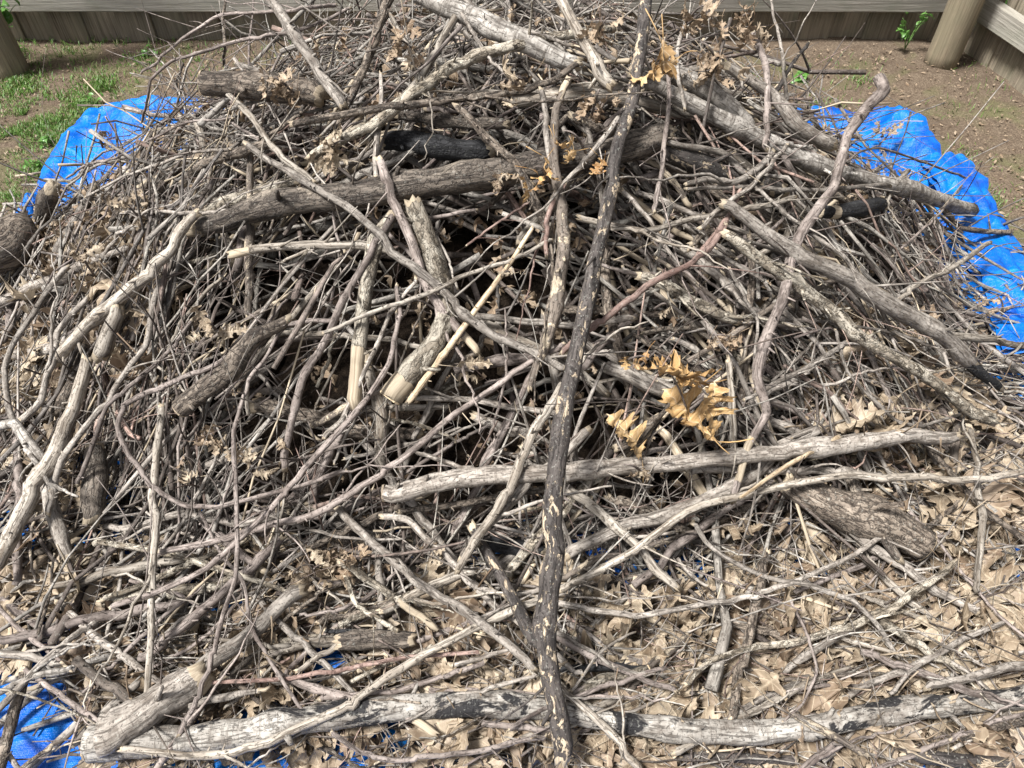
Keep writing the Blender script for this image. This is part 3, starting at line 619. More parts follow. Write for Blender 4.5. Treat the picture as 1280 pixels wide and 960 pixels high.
# the sticks one can tell apart: short name, label, bark, rest level, widths in photo pixels, course
G = 'thick branches of the brush pile'
HERO = [
('the dark upright branch', 'long dark upright branch with flaking tan patches running down the whole pile', 'dark', (9, 3), (15, 17, 18, 22, 24, 27, 22), [(808,-14),(800,60),(790,120),(775,180),(762,250),(750,310),(738,370),(724,430),(710,490),(698,560),(692,620),(690,680),(684,740),(682,790),(688,850),(697,900),(703,948)], dict(tw=4)),
('the broken dark fork', 'dark forked limb with a broken pale tip joining the dark upright branch', 'dark', (4, 4), (11, 15, 19), [(590,658),(603,680),(622,712),(640,745),(660,782),(682,812)], dict()),
('the big weathered log', 'big weathered grey log lying across the upper pile, bark split lengthwise', 'log', (3, 3), (22, 32, 36, 34, 34), [(236,286),(300,266),(360,253),(430,245),(500,232),(560,222),(620,211),(690,200),(760,190),(832,168)], dict(tw=3, lump=.2, var=.42, bare=[(-.1, .03)])),
('the short fat log', 'short fat brown log with a sawn end sticking out over bare earth', 'brown', (1, 2), (32, 34, 30), [(256,104),(290,107),(335,110),(400,120)], dict(cut='s', var=.6)),
('the forked bottom log', 'thick grey forked log lying at the bottom edge beside the blue tarp', 'burnt', (0, 0), (42, 36, 32, 32, 30, 30), [(112,932),(160,926),(230,922),(300,912),(360,900),(420,890),(480,885),(560,881),(620,880),(690,886)], dict(cut='s', var=.33)),
('the stubby fork arm', 'stubby grey fork arm with a pale broken crown near the bottom log', 'grey', (1, 2), (50, 46, 40, 30), [(128,918),(175,893),(210,868),(252,843)], dict(var=.5, lump=.3, bare=[(.93, 1.1)], ends=(0, 2))),
('the slim grey limb', 'slim smooth grey limb rising from the stubby fork arm to crumpled leaves', 'grey', (2, 3), (22, 19, 17), [(238,852),(268,824),(300,800),(340,765),(376,738)], dict(var=.3)),
('the burnt silver log', 'silver log with black burnt patches lying along the bottom over oak leaves', 'burnt', (1, 0), (25, 28, 30, 27, 25, 26), [(700,888),(790,905),(870,912),(950,918),(1010,908),(1080,893),(1140,884),(1200,879),(1300,868)], dict(var=.75)),
('the pale bent pole', 'pale barkless bent pole resting on the bottom log', 'pale', (3, 4), (9, 11, 11, 10, 9), [(152,936),(235,946),(290,942),(340,926),(370,912),(430,886),(470,856),(526,818),(569,798),(613,775),(674,748),(735,722)], dict(var=.4)),
('the long pale arc', 'long pale barkless pole arching from mid pile out over the dry leaves', 'pale', (5, 5), (9, 10, 9, 10, 8), [(700,738),(761,706),(795,687),(838,652),(880,632),(917,622),(994,605),(1052,596),(1119,596),(1219,600),(1290,590)], dict(var=.27, tw=3)),
('the smooth horizontal branch', 'smooth light grey branch lying level across the front of the pile', 'grey', (6, 5), (22, 24, 21, 20, 22, 16), [(480,616),(540,606),(600,599),(680,590),(760,585),(830,581),(900,574),(960,565),(1024,560),(1085,551),(1135,543),(1196,546)], dict(cut='s', tw=3, var=.12)),
('the sawn scaly stub', 'stout pale scaly branch with a freshly sawn tan end in the middle', 'flaky', (5, 4), (31, 27, 25, 24), [(488,497),(520,462),(548,427),(560,395),(556,360),(545,330),(530,290),(517,255)], dict(cut='s', bare=[(0, .11)], var=.3)),
('the peeled scaly stick', 'upright scaly stick with its lower end peeled bare and splintered', 'flaky', (5, 4), (17, 19, 20, 17), [(445,508),(448,455),(452,400),(458,350),(468,312),(490,270)], dict(bare=[(0, .3)], var=.2)),
('the splintered tan stick', 'thin split stick of bare tan wood crossing the sawn scaly branch', 'tan', (8, 8), (8, 8, 5), [(511,502),(560,435),(600,380),(640,325),(666,284)], dict(var=.5, jit=.05)),
('the slanting twig by curled leaves', 'slanting brown-grey stick with peeled bark beside the hanging curled leaves', 'brown', (7, 6), (9, 11, 12, 11), [(571,132),(613,175),(643,205),(660,235),(680,276),(696,312)], dict(var=.9)),
('the stout grey lean-to', 'straight stout grey stick leaning in from the top edge over the fence', 'grey', (7, 6), (13, 14, 14), [(332,-10),(370,44),(396,87),(429,133)], dict(tw=2, var=.45)),
('the pale double-bent twig', 'long pale stick that starts beside the fat log and bends twice', 'pale', (7, 7), (6, 8, 8), [(255,96),(285,118),(316,148),(336,178),(356,198),(393,228)], dict(tw=2, var=.6)),
('the long diagonal stick', 'long grey diagonal stick running from the fat log down to mid pile', 'grey', (7, 8), (8, 10, 11, 11, 9), [(309,181),(340,204),(380,228),(430,256),(470,290),(495,320),(543,357),(586,397),(620,421),(660,438),(705,460)], dict(tw=5, var=.7)),
('the mossy grey branch', 'mossy weathered grey branch curving up toward the top of the dark upright', 'flaky', (7, 6), (13, 15, 14, 10), [(388,198),(425,175),(469,151),(526,108),(559,88),(610,67),(660,54),(717,44),(765,37)], dict(tw=3, var=.8)),
('the knobbly tan branch', 'knobbly tan-brown branch lying nearly level below the mossy grey branch', 'brown', (8, 7), (9, 10, 9, 8), [(366,155),(425,143),(492,131),(559,126),(613,118),(667,111),(700,95),(723,80)], dict(tw=4, var=.98)),
('the short weathered slant', 'short weathered grey stick slanting across the mossy grey branch', 'pale', (6, 5), (9, 11, 10), [(570,18),(543,68),(522,104),(490,136),(458,178)], dict(var=.3)),
('the top silver log', 'thick silver birch log at the very top of the pile', 'silver', (5, 5), (24, 25, 22), [(515,-8),(559,13),(610,32),(655,52),(720,80)], dict(var=.5)),
('the blunt weathered stick', 'weathered stick pointing down with a blunt broken end beside golden leaf curls', 'pale', (7, 7), (13, 14, 17), [(697,-8),(710,20),(722,45),(735,67),(764,107)], dict(var=.4)),
('the straight grey upright', 'thin straight grey upright stick hanging beside amber curled leaves', 'grey', (8, 7), (7, 8, 7), [(677,112),(684,168),(690,215),(704,268)], dict(var=.6)),
('the tapering flaky stick', 'tapering flaky tan stick whose pointed lower end hangs over a hollow', 'mott', (8, 8), (9, 11, 13, 17, 16, 7), [(710,100),(696,140),(694,201),(703,269),(705,320),(695,380),(682,431),(662,486)], dict(var=.8)),
('the smooth purple-brown stick', 'smooth purple-brown stick with a snapped pale tip near the sawn stub', 'purple', (7, 6), (11, 12, 12, 10), [(475,200),(492,249),(516,302),(536,360),(566,404),(597,440)], dict(bare=[(.9, 1)], var=.4)),
('the banded birch log', 'long banded birch log sloping down over the blue tarp', 'silver', (4, 1), (17, 20, 22, 21, 19, 18), [(790,92),(850,122),(900,146),(951,172),(1001,198),(1058,216),(1119,233),(1169,249),(1214,263)], dict(cut='e', var=.25, tw=2)),
('the second birch log', 'second grey birch log behind the long banded one, near hanging leaves', 'silver', (4, 3), (22, 23, 20), [(838,86),(890,111),(917,134),(938,162)], dict(var=.8)),
('the cut pale limb', 'pale knobbly limb with a blunt end above the back tarp edge', 'grey', (5, 3), (13, 15, 17, 17), [(908,82),(961,111),(980,130),(1000,155),(1041,181)], dict(var=.1)),
('the rusty upright', 'rust-brown upright stick standing against the banded birch log', 'purple', (6, 5), (9, 8, 7), [(941,42),(956,74),(961,107),(959,188)], dict(var=.9)),
('the whip by the fence', 'thin grey whip standing up against the fence rail', 'grey', (5, 4), (3, 4, 5), [(962,-8),(974,50),(979,84),(984,126)], dict(tw=3, var=.6)),
('the dark spur', 'short dark spur pointing up over the bare earth', 'dark', (5, 4), (4, 5, 6), [(1011,53),(991,81),(967,118)], dict(var=.3)),
('the crooked reddish branch', 'tall crooked reddish-brown branch rising over the tarp with a stubbed top', 'purple', (8, 6), (15, 12, 13, 14, 13, 10, 9), [(1100,98),(1104,112),(1082,134),(1058,168),(1050,196),(1044,228),(1018,264),(998,296),(989,322),(981,370),(954,438),(947,471),(957,515),(934,557),(917,624)], dict(cut='s', var=.2, bare=[(.86, .96)], tw=2)),
('the split charred chunk', 'short black charred chunk with orange split wood along its top', 'char', (4, 3), (16, 20, 15), [(1022,267),(1060,263),(1106,256)], dict(bare=[(.2, .3)])),
('the dark smooth log', 'dark smooth log half buried under pale sticks behind the crossing', 'dark', (3, 2), (20, 25, 26, 22), [(800,178),(850,196),(910,219),(978,238)], dict(var=.2)),
('the long sloping grey limb', 'long sloping grey limb with a charred broken lower end near the tarp', 'grey', (8, 6), (14, 19, 22, 22, 19), [(905,255),(950,285),(1001,318),(1038,338),(1085,364),(1119,384),(1152,402),(1186,423),(1216,456)], dict(var=.85, tw=2)),
('the charred limb end', 'charred black split end of limb pointing at the outer leaf litter', 'char', (6, 5), (17, 15, 9), [(1196,436),(1222,464),(1252,486)], dict()),
('the pale fork prong', 'pale weathered prong forking off toward the lower blue tarp strip', 'pale', (6, 6), (11, 10, 8), [(1180,418),(1230,423),(1290,433)], dict(var=.7)),
('the scaly sloping branch', 'pale scaly branch sloping down to the litter with a shaggy frayed end', 'flaky', (8, 5), (13, 17, 16, 14, 16), [(905,292),(945,320),(994,350),(1025,377),(1065,414),(1119,448),(1169,478),(1203,501),(1242,526)], dict(tw=3, var=.5)),
('the rough half-buried branch', 'rough mottled branch half buried just above the golden leaves', 'flaky', (4, 3), (12, 14, 12), [(800,345),(850,370),(884,388),(922,402)], dict(var=.9)),
('the pink-red stick', 'smooth pinkish-red stick crossing the dark upright branch', 'red', (9, 8), (8, 9, 8, 8), [(703,441),(727,417),(761,394),(811,357),(855,335),(882,318),(906,282)], dict(var=.3, tw=1)),
('the grey V stick', 'weathered grey stick meeting a smoother one in a narrow V', 'pale', (7, 6), (10, 12, 12, 10), [(573,712),(597,672),(622,639),(642,600),(667,540),(694,501),(712,470)], dict(var=.1)),
('the smooth V stick', 'smooth grey stick passing behind the dark upright branch', 'grey', (6, 5), (12, 13, 11), [(578,700),(600,665),(626,638),(660,601),(700,570),(735,538)], dict(var=.35)),
('the purple sweep', 'long purplish stick sweeping up from the lower hollow to mid pile', 'purple', (6, 7), (8, 9, 8, 7), [(198,690),(285,671),(336,657),(396,641),(430,623),(492,578),(559,528),(613,488),(667,448),(705,430)], dict(tw=3, var=.65)),
('the thin pale crosspiece', 'thin pale stick crossing the two scaly branches almost level', 'pale', (8, 8), (5, 6, 5), [(405,416),(475,387),(543,364),(576,347),(633,327),(690,300)], dict(var=.6)),
('the inner curved pair', 'slender curved grey stick hooked around the peeled scaly stick', 'grey', (7, 6), (5, 6, 7), [(520,348),(492,387),(469,438),(445,488),(425,528),(405,548)], dict(var=.25)),
('the outer curved pair', 'second slender curved stick parallel to the hooked grey one', 'purple', (7, 6), (5, 8, 8, 7), [(496,357),(499,397),(485,454),(459,498),(428,535),(370,599),(336,640),(292,680),(255,711),(188,744),(138,760)], dict(var=.1, tw=3)),
('the hooping switch', 'long reddish switch hooping round the dark hollow by the sawn butt', 'purple', (6, 6), (6, 7, 7, 6, 6), [(415,400),(353,407),(302,438),(252,464),(188,488),(155,507),(147,532),(158,562),(188,606),(235,632),(290,630),(370,609),(432,588)], dict(var=.75, tw=3)),
('the sawn round butt', 'grey branch butt with a round sawn face over the hollow', 'brown', (7, 6), (27, 26, 20, 14), [(226,511),(255,490),(286,466),(298,444),(319,419),(360,400)], dict(cut='s', var=.85)),
('the big pale peeled limb', 'big pale peeled limb slanting down the outer slope', 'pale', (7, 6), (11, 15, 17, 14), [(246,266),(222,300),(188,340),(134,384),(106,410),(70,452)], dict(var=.13, lump=.2)),
('the long weathered slab', 'long weathered slab leaning down toward the outer ground', 'pale', (7, 4), (15, 19, 20, 17), [(108,450),(91,511),(67,569),(34,630),(-8,712)], dict(var=.54, lump=.22)),
('the short peeled slab', 'short peeled slab standing beside the big pale limb', 'pale', (7, 6), (17, 20, 19), [(147,384),(138,412),(126,445)], dict(var=.45)),
('the silver fork stem', 'shiny silver forked stem cut square above the weathered slab', 'silver', (7, 6), (11, 13, 14, 12), [(-10,533),(20,528),(40,562),(67,612)], dict(cut='e', var=.95)),
('the outer fork prong', 'outer prong of the silver fork reaching steeply up the slope', 'grey', (7, 7), (8, 7, 7), [(20,528),(12,500),(5,461),(14,435),(44,387),(64,360),(84,335)], dict(var=.3)),
('the inner fork prong', 'inner prong of the silver fork curving up in an S', 'grey', (7, 6), (10, 8, 8, 6), [(26,526),(50,501),(64,454),(70,427),(86,400),(110,372)], dict(var=.5)),
('the long rising rod', 'long straight rod rising from the lower slope beside the hollow', 'grey', (5, 5), (8, 8, 7), [(60,640),(77,575),(124,515),(161,461),(181,431),(188,404),(201,347)], dict(tw=3, var=.75)),
('the thin rising rod', 'thinner rod rising just beneath the hooping switch', 'purple', (5, 5), (6, 6, 5), [(97,606),(134,508),(188,461),(225,425),(240,400)], dict(var=.55)),
('the upright lath', 'flat weathered upright lath standing in the lower hollow', 'pale', (5, 3), (9, 10, 9, 9, 8), [(202,508),(198,555),(191,622),(196,660),(193,707),(188,791),(184,872)], dict(var=.5, lump=.15)),
('the brown steep stick', 'steep brown stick below the big weathered log, bent at its middle', 'purple', (6, 6), (9, 10, 10, 9), [(492,268),(462,320),(430,374),(410,421),(380,471),(366,522),(356,584)], dict(var=.05, tw=2)),
('the long drooping twig', 'long thin twig drooping past the sawn butt to the bottom leaves', 'purple', (6, 3), (4, 6, 6, 7), [(355,405),(330,450),(312,475),(292,538),(294,589),(297,640),(294,724),(275,784),(255,852),(225,917)], dict(tw=5, var=.6)),
('the thin twig over the lath', 'thin twig slanting from the hollow down to the bottom log', 'purple', (5, 3), (4, 5, 5), [(249,638),(279,697),(302,727),(316,784),(343,835),(386,900)], dict(tw=3, var=.3)),
('the level pale rod', 'level pale rod lying on leaves behind the upright lath', 'pale', (2, 3), (8, 11, 10), [(67,733),(134,716),(188,706),(240,696)], dict(var=.3)),
('the small silver fork', 'small silver forked stick on the tarp edge', 'silver', (2, 2), (8, 9, 8), [(-8,868),(34,848),(84,835),(141,820)], dict(var=.6, tw=2)),
('the short grey peg', 'short bent grey stick above the small silver fork', 'grey', (2, 2), (10, 10, 6), [(-8,815),(24,818),(50,826),(78,832)], dict(var=.9)),
('the pinkish rod', 'pinkish rod sloping down over leaves to the forked log', 'purple', (2, 2), (6, 7, 8), [(30,835),(54,852),(84,872),(131,909)], dict(var=.95)),
('the grey bent stick', 'mid-grey bent stick running down to the foot of the dark fork', 'grey', (4, 4), (10, 11, 11, 12, 9), [(422,635),(469,680),(519,724),(569,756),(600,778),(640,812),(668,836)], dict(tw=3, var=.05)),
('the snapped pale rod', 'pale snapped rod in the leafy tangle below mid pile', 'flaky', (4, 3), (10, 10, 8), [(425,704),(475,734),(510,762),(545,786)], dict(bare=[(.6, 1)], var=.6)),
('the lichen stub', 'small lichened stub with a peeled orange-brown lower end', 'flaky', (4, 3), (6, 7, 6), [(432,721),(445,750),(459,764),(496,788)], dict(var=.1)),
('the curved root-like stick', 'curved root-like grey stick ducking under the dark fork', 'grey', (3, 3), (9, 9, 7, 6), [(480,646),(510,652),(529,670),(553,690),(586,731),(626,742)], dict(var=.8)),
('the thin bottom bow', 'thin pale bow of a stick along the bottom edge', 'purple', (3, 3), (6, 7, 7, 6), [(415,915),(452,942),(492,949),(559,944),(610,936),(650,925),(682,920)], dict(var=.85, tw=2)),
('the bare corner pole', 'bare pale stick pointing out from the foot of the dark upright', 'pale', (3, 2), (8, 10, 10), [(700,858),(744,899),(775,932),(800,964)], dict(var=.65)),
('the long grey bow', 'long thin grey bow dipping low over the oak leaves', 'grey', (4, 4), (8, 7, 7, 6), [(694,754),(744,763),(795,769),(850,762),(917,751),(984,731),(1038,707),(1102,674),(1140,649)], dict(tw=4, var=.5)),
('the small Y twig', 'small Y-shaped twig lying on the leaves beside the dark upright', 'grey', (3, 3), (6, 5, 4), [(694,791),(744,815),(765,832),(808,842)], dict(tw=1, var=.15)),
('the thin crossing twig', 'thin twig crossing the small Y twig', 'grey', (3, 3), (4, 4, 3), [(715,864),(747,818),(770,801),(794,790)], dict(var=.45)),
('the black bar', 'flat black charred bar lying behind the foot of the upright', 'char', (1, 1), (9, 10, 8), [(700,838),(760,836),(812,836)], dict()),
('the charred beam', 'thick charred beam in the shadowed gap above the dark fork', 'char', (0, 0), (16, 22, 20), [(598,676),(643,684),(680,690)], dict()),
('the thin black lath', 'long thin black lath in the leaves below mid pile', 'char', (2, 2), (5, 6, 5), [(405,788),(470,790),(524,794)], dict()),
('the stump-ended grey chunk', 'scaly grey chunk with a sawn end lying on the oak leaves', 'flaky', (1, 1), (15, 15, 14), [(712,868),(761,852),(810,838)], dict(cut='e', var=.0)),
('the ridged half-log', 'ridged weathered half-log lying level in the lower litter', 'pale', (1, 1), (10, 14, 13), [(334,820),(380,806),(432,798)], dict(var=.55)),
('the rough brown log end', 'rough brown log end lying level in the lower litter', 'log', (1, 1), (22, 24, 20), [(425,803),(470,799),(515,800)], dict(var=.9)),
('the pink lower rod', 'thin pinkish rod running level above the bottom log', 'red', (3, 3), (5, 6, 5), [(255,852),(340,850),(425,838),(509,821),(600,816)], dict(var=.8)),
('the purple lower rod', 'purple-grey rod running level just under the pinkish one', 'purple', (2, 3), (7, 7, 6), [(400,874),(492,862),(559,845),(606,826)], dict(var=.35)),
('the grey under-log', 'grey log sloping under the long pale arc', 'grey', (3, 3), (13, 18, 18, 14), [(708,694),(761,667),(800,650),(850,636),(887,620),(944,590),(970,560),(1025,536)], dict(var=.62)),
('the bare quill', 'short bare tan quill lying across the smooth level branch', 'tan', (8, 7), (4, 6, 6), [(925,622),(984,582),(1049,546)], dict(var=.3, jit=.05)),
('the pale upright stub', 'pale upright stub beside the golden oak leaves', 'pale', (6, 5), (8, 9, 9), [(910,450),(915,505),(917,562)], dict(var=.8)),
('the straight slate stick', 'straight slate-grey stick crossing the crooked reddish branch', 'grey', (6, 6), (5, 7, 6), [(930,500),(971,478),(1018,454),(1068,422)], dict(var=.55)),
('the pale spear', 'straight pale spear crossing the sloping limb toward the tarp', 'pale', (6, 6), (5, 7, 7, 6), [(1110,384),(1125,372),(1152,354),(1213,320),(1238,303)], dict(var=.75)),
('the buried big log', 'big dark grey log mostly buried under the level branches', 'brown', (1, 0), (34, 46, 50, 48), [(985,602),(1030,625),(1080,645),(1120,662),(1155,682)], dict(cut='e', var=.4, hold=9)),
('the leaning flat splint', 'flat bark splint leaning across the buried big log', 'log', (3, 3), (14, 16, 12), [(1062,596),(1085,636),(1108,676),(1125,700)], dict(var=.2)),
('the dipping grey limb', 'grey limb dipping over the buried log into the leaves', 'grey', (3, 1), (11, 13, 12, 9), [(1038,647),(1092,684),(1136,714),(1169,737),(1222,766)], dict(var=.9, tw=2)),
('the long thin litter twig', 'long thin twig slanting over the outer leaf litter', 'purple', (3, 2), (4, 4, 4), [(1135,638),(1172,677),(1203,717),(1250,770),(1284,800)], dict(tw=3, var=.5)),
('the looping grey twig', 'looping grey twig that sags across the oak leaves', 'grey', (4, 2), (6, 6, 7, 6), [(866,655),(890,685),(917,704),(968,724),(1011,731),(1065,751),(1099,784),(1122,822)], dict(tw=3, var=.7)),
('the speckled upright stick', 'speckled brown upright stick planted among pale oak leaves', 'brown', (3, 2), (10, 12, 12), [(960,690),(951,735),(940,785),(928,830),(914,901)], dict(var=.5)),
('the pale level fork', 'pale forked stick lying level on the oak leaves', 'flaky', (2, 3), (6, 9, 10, 8), [(857,855),(890,825),(951,808),(1011,798),(1068,781),(1119,757),(1159,731),(1195,702)], dict(tw=2, var=.4)),
('the small pale rod', 'small pale rod lying on the oak leaves under the fork', 'pale', (2, 2), (5, 6, 5), [(1041,794),(1085,808),(1128,819)], dict(var=.1)),
('the lichened rod', 'lichened grey rod ending in the outer oak leaves', 'flaky', (2, 2), (10, 11, 8), [(1092,771),(1136,798),(1169,821),(1208,840)], dict(var=.75)),
('the drooping leaf-bed twig', 'slender twig drooping over the bed of pale oak leaves', 'purple', (3, 3), (4, 4, 3), [(988,750),(1011,798),(1021,841),(1004,880),(978,902)], dict(tw=2, var=.2)),
('the dark lichen splint', 'dark lichened splint lying across the burnt silver log', 'mott', (3, 2), (7, 9, 8), [(989,894),(1031,912),(1084,944)], dict(var=.7)),
('the purple-grey peg', 'purple-grey peg below the burnt silver log', 'purple', (1, 1), (10, 9, 8), [(1002,964),(1024,945),(1044,927)], dict(var=.6)),
('the thin grey prop', 'thin grey prop slanting under the outer end of the burnt log', 'grey', (1, 1), (5, 6, 5), [(1190,936),(1230,914),(1264,890)], dict(var=.4)),
('the black-barked bottom log', 'black-barked thin log with pale chips along the bottom edge', 'dark', (0, 0), (10, 12, 12), [(846,946),(917,948),(995,951)], dict(var=.8)),
('the scorched corner log', 'scorched log with pale cracks in the bottom leaf litter', 'dark', (0, 0), (15, 18, 18), [(1130,942),(1200,950),(1290,958)], dict(var=.4)),
('the dark outer switch', 'dark switch curving down across the outer leaf litter', 'brown', (3, 2), (7, 7, 8), [(1150,545),(1189,589),(1213,619),(1236,640),(1290,686)], dict(var=.3)),
('the budded arch twig', 'thorny budded twig arching over the grass to the tarp', 'purple', (5, 4), (4, 5, 4, 3), [(438,10),(400,28),(356,42),(312,49),(269,60),(215,77),(188,100),(184,125),(178,152)], dict(tw=9, var=.9)),
('the upper budded twig', 'budded twig reaching out in front of the grey fence rail', 'purple', (5, 4), (5, 4, 3), [(420,6),(336,15),(279,17),(242,37),(215,60),(196,78),(176,92)], dict(tw=8, var=.5)),
('the hanging budded twig', 'short budded twig hanging down in front of the fence', 'brown', (5, 5), (3, 4, 3), [(284,-6),(279,20),(281,50),(279,82)], dict(tw=4, var=.6)),
('the stub above the fat log', 'short grey stub lying above the fat sawn log', 'grey', (3, 3), (6, 7, 6), [(295,79),(318,88),(342,99)], dict(var=.7)),
('the brown stick by the tarp', 'thick brown stick behind the blue tarp fold', 'brown', (2, 3), (11, 13, 12), [(230,228),(255,205),(302,191),(338,180)], dict(var=.35)),
('the long twig over the tarp', 'long thin twig lying across the blue tarp fold', 'purple', (4, 4), (3, 3, 3), [(84,222),(110,205),(144,198),(180,178),(202,168),(235,153),(291,148)], dict(tw=5, var=.2)),
('the curved twig over the tarp', 'curved twig bending low across the blue tarp fold', 'grey', (4, 4), (3, 4, 4), [(107,246),(161,218),(200,205),(240,190),(288,187)], dict(tw=4, var=.35)),
('the short twig by the tarp', 'short brown twig at the near side of the blue tarp fold', 'purple', (3, 3), (5, 5, 5), [(160,216),(164,232),(178,243),(199,260)], dict(var=.4)),
('the level stick by dead leaves', 'level grey stick beside pale dead leaves under the tarp fold', 'grey', (4, 5), (4, 5, 6), [(155,265),(200,266),(235,267),(286,265),(330,254)], dict(tw=2, var=.5)),
('the fallen grey trunk', 'thick cracked grey trunk lying beside the tarp tip', 'brown', (0, 0), (56, 54, 44), [(-70,330),(-20,312),(38,290)], dict(var=.75, cut='e', hold=9)),
('the mossy short stump', 'short upright stump between grass and the tarp fold', 'log', (0, 1), (22, 23, 20), [(54,272),(60,250),(66,234)], dict(var=.3, hold=9)),
('the broken pale rod', 'pale rod with a fresh broken tip under the big weathered log', 'pale', (5, 5), (11, 11, 10), [(290,318),(336,309),(380,307),(430,307),(490,313)], dict(bare=[(0, .12)], var=.6)),
('the dark climbing stick', 'dark stick climbing out of the top of the pile', 'brown', (7, 6), (12, 12, 9, 7), [(492,-8),(469,44),(452,91),(435,131),(420,165)], dict(var=.1)),
('the white-tipped peg', 'thin upright stick with a white snapped tip over the weathered log', 'grey', (6, 6), (5, 7, 6), [(476,92),(474,151),(469,201),(472,243)], dict(bare=[(.85, 1)], var=.4)),
('the thin pale slat', 'thin pale stick slanting over the silver birch at the top', 'pale', (7, 6), (5, 6, 5), [(485,14),(506,50),(518,66),(530,80)], dict(var=.7)),
('the steep top twig', 'steep thin twig falling from the top silver log', 'grey', (7, 7), (5, 5, 4), [(572,5),(593,44),(613,74),(634,95)], dict(var=.9)),
('the wavy top twig', 'wavy thin twig crossing above the mossy grey branch', 'grey', (7, 7), (5, 5, 5), [(576,-2),(600,14),(627,27),(667,40),(714,57)], dict(tw=2, var=.2)),
('the straight bare rod', 'straight grey rod slanting through the amber curled leaves', 'grey', (8, 8), (6, 7, 6), [(776,146),(744,185),(724,208),(704,232)], dict(var=.5)),
('the dogwood-red shoot', 'smooth dogwood-red shoot hanging beside the amber leaves', 'red', (8, 8), (6, 7, 5), [(706,230),(690,258),(684,279),(683,319)], dict(var=.1, tw=1)),
('the rusty wisp', 'rusty straight wisp over the dark gap under the weathered log', 'red', (6, 6), (3, 3, 3), [(583,307),(627,275),(662,253)], dict(var=.6)),
('the short bowed stick', 'short bowed stick between amber leaves and the dark upright', 'grey', (6, 6), (6, 6, 5), [(731,155),(747,201),(752,257)], dict(var=.3)),
('the upright top twig', 'thin upright twig just beyond the top of the dark upright branch', 'purple', (7, 7), (5, 6, 6), [(830,48),(836,118),(831,188),(818,264)], dict(tw=3, var=.8)),
('the second upright top twig', 'second thin upright twig near the banded birch log', 'grey', (6, 6), (5, 5, 5), [(856,26),(848,60),(847,90),(856,136)], dict(tw=2, var=.6)),
('the tangled grey cross', 'grey stick sloping into the tangle near the pinkish-red stick', 'grey', (6, 6), (6, 6, 5), [(778,238),(811,275),(828,302),(850,330)], dict(var=.8)),
('the low pale crossbar', 'low pale crossbar behind the dark upright branch', 'pale', (5, 5), (8, 8, 7), [(726,273),(778,285),(811,292),(860,313)], dict(var=.4, tw=1)),
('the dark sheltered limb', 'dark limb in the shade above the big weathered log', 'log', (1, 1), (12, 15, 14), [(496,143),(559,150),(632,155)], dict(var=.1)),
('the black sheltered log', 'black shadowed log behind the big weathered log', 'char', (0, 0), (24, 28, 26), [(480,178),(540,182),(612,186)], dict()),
('the pale sloping bar', 'pale stick rising gently toward the crossing by the banded log', 'pale', (6, 6), (7, 8, 7), [(800,290),(850,279),(917,265),(950,258),(993,247)], dict(var=.85)),
('the forking grey arm', 'forking grey arm that ends beside the banded birch log', 'grey', (6, 6), (6, 8, 9, 8), [(858,230),(880,226),(917,228),(945,212),(966,190)], dict(tw=1, var=.3)),
('the slim crossing arm', 'slim grey stick crossing the forking grey arm', 'grey', (7, 7), (6, 6, 5), [(876,285),(894,265),(944,228),(984,181)], dict(var=.65)),
('the level slim rod', 'slim level rod meeting the crooked reddish branch', 'grey', (6, 6), (5, 6, 6), [(858,236),(930,234),(990,237),(1048,236),(1110,232)], dict(var=.0)),
('the curved grey bough', 'curved grey bough over the dark smooth log', 'grey', (6, 5), (7, 8, 9), [(832,178),(870,186),(900,192),(931,217)], dict(var=.55)),
('the arching tarp wisp', 'hair-thin arching twig over the folded tarp corner', 'purple', (4, 3), (2.5, 3, 3), [(1055,204),(1075,190),(1099,185),(1152,202),(1206,222)], dict(tw=4, var=.7)),
('the pale-tipped prop', 'pale-tipped short stick standing over the banded log on the tarp', 'pale', (5, 4), (7, 7, 6), [(1135,214),(1118,238),(1104,258)], dict(var=.35)),
('the hooked brown end', 'hooked brown stick reaching past the tarp from the birch log end', 'brown', (2, 1), (7, 7, 7), [(1178,260),(1199,284),(1230,288),(1264,289)], dict(var=.65)),
('the fine tarp twig', 'fine twig slanting down across the bright tarp strip', 'purple', (4, 4), (2.5, 3, 3), [(1202,232),(1172,269),(1145,295),(1116,320)], dict(tw=3, var=.4)),
('the reddish climbing shoot', 'reddish shoot climbing toward the forking grey arm', 'red', (7, 6), (6, 7, 6), [(872,320),(900,286),(917,255),(925,236)], dict(var=.9)),
('the thin grey slope', 'thin grey stick running parallel above the sloping grey limb', 'grey', (7, 6), (5, 6, 5), [(942,231),(984,269),(1020,298),(1052,320),(1085,358),(1099,384),(1115,411)], dict(tw=2, var=.35)),
('the crooked hanging twig', 'crooked thin twig hanging beside the crooked reddish branch', 'grey', (7, 6), (4, 4, 4), [(912,335),(934,377),(947,401),(941,463)], dict(tw=2, var=.85)),
('the sagging litter twig', 'thin twig sagging from the slate stick across to the frayed end', 'grey', (6, 4), (4, 5, 4), [(1044,412),(1058,464),(1092,501),(1119,525),(1152,532),(1200,518)], dict(tw=3, var=.15)),
('the wriggling twig', 'wriggling thin twig over the long sloping limb', 'grey', (6, 5), (4, 5, 4), [(1099,384),(1115,411),(1152,427),(1179,441),(1187,464)], dict(var=.95)),
('the square-ended plug', 'short barky upright plug in the litter below the frayed branch', 'mott', (3, 1), (9, 10, 9), [(1198,520),(1196,560),(1190,600)], dict(var=.3)),
('the knotty dark stub', 'dark knotty stub under the smooth level branch near the middle', 'brown', (4, 4), (12, 14, 10), [(770,560),(795,545),(824,520)], dict(var=.2)),
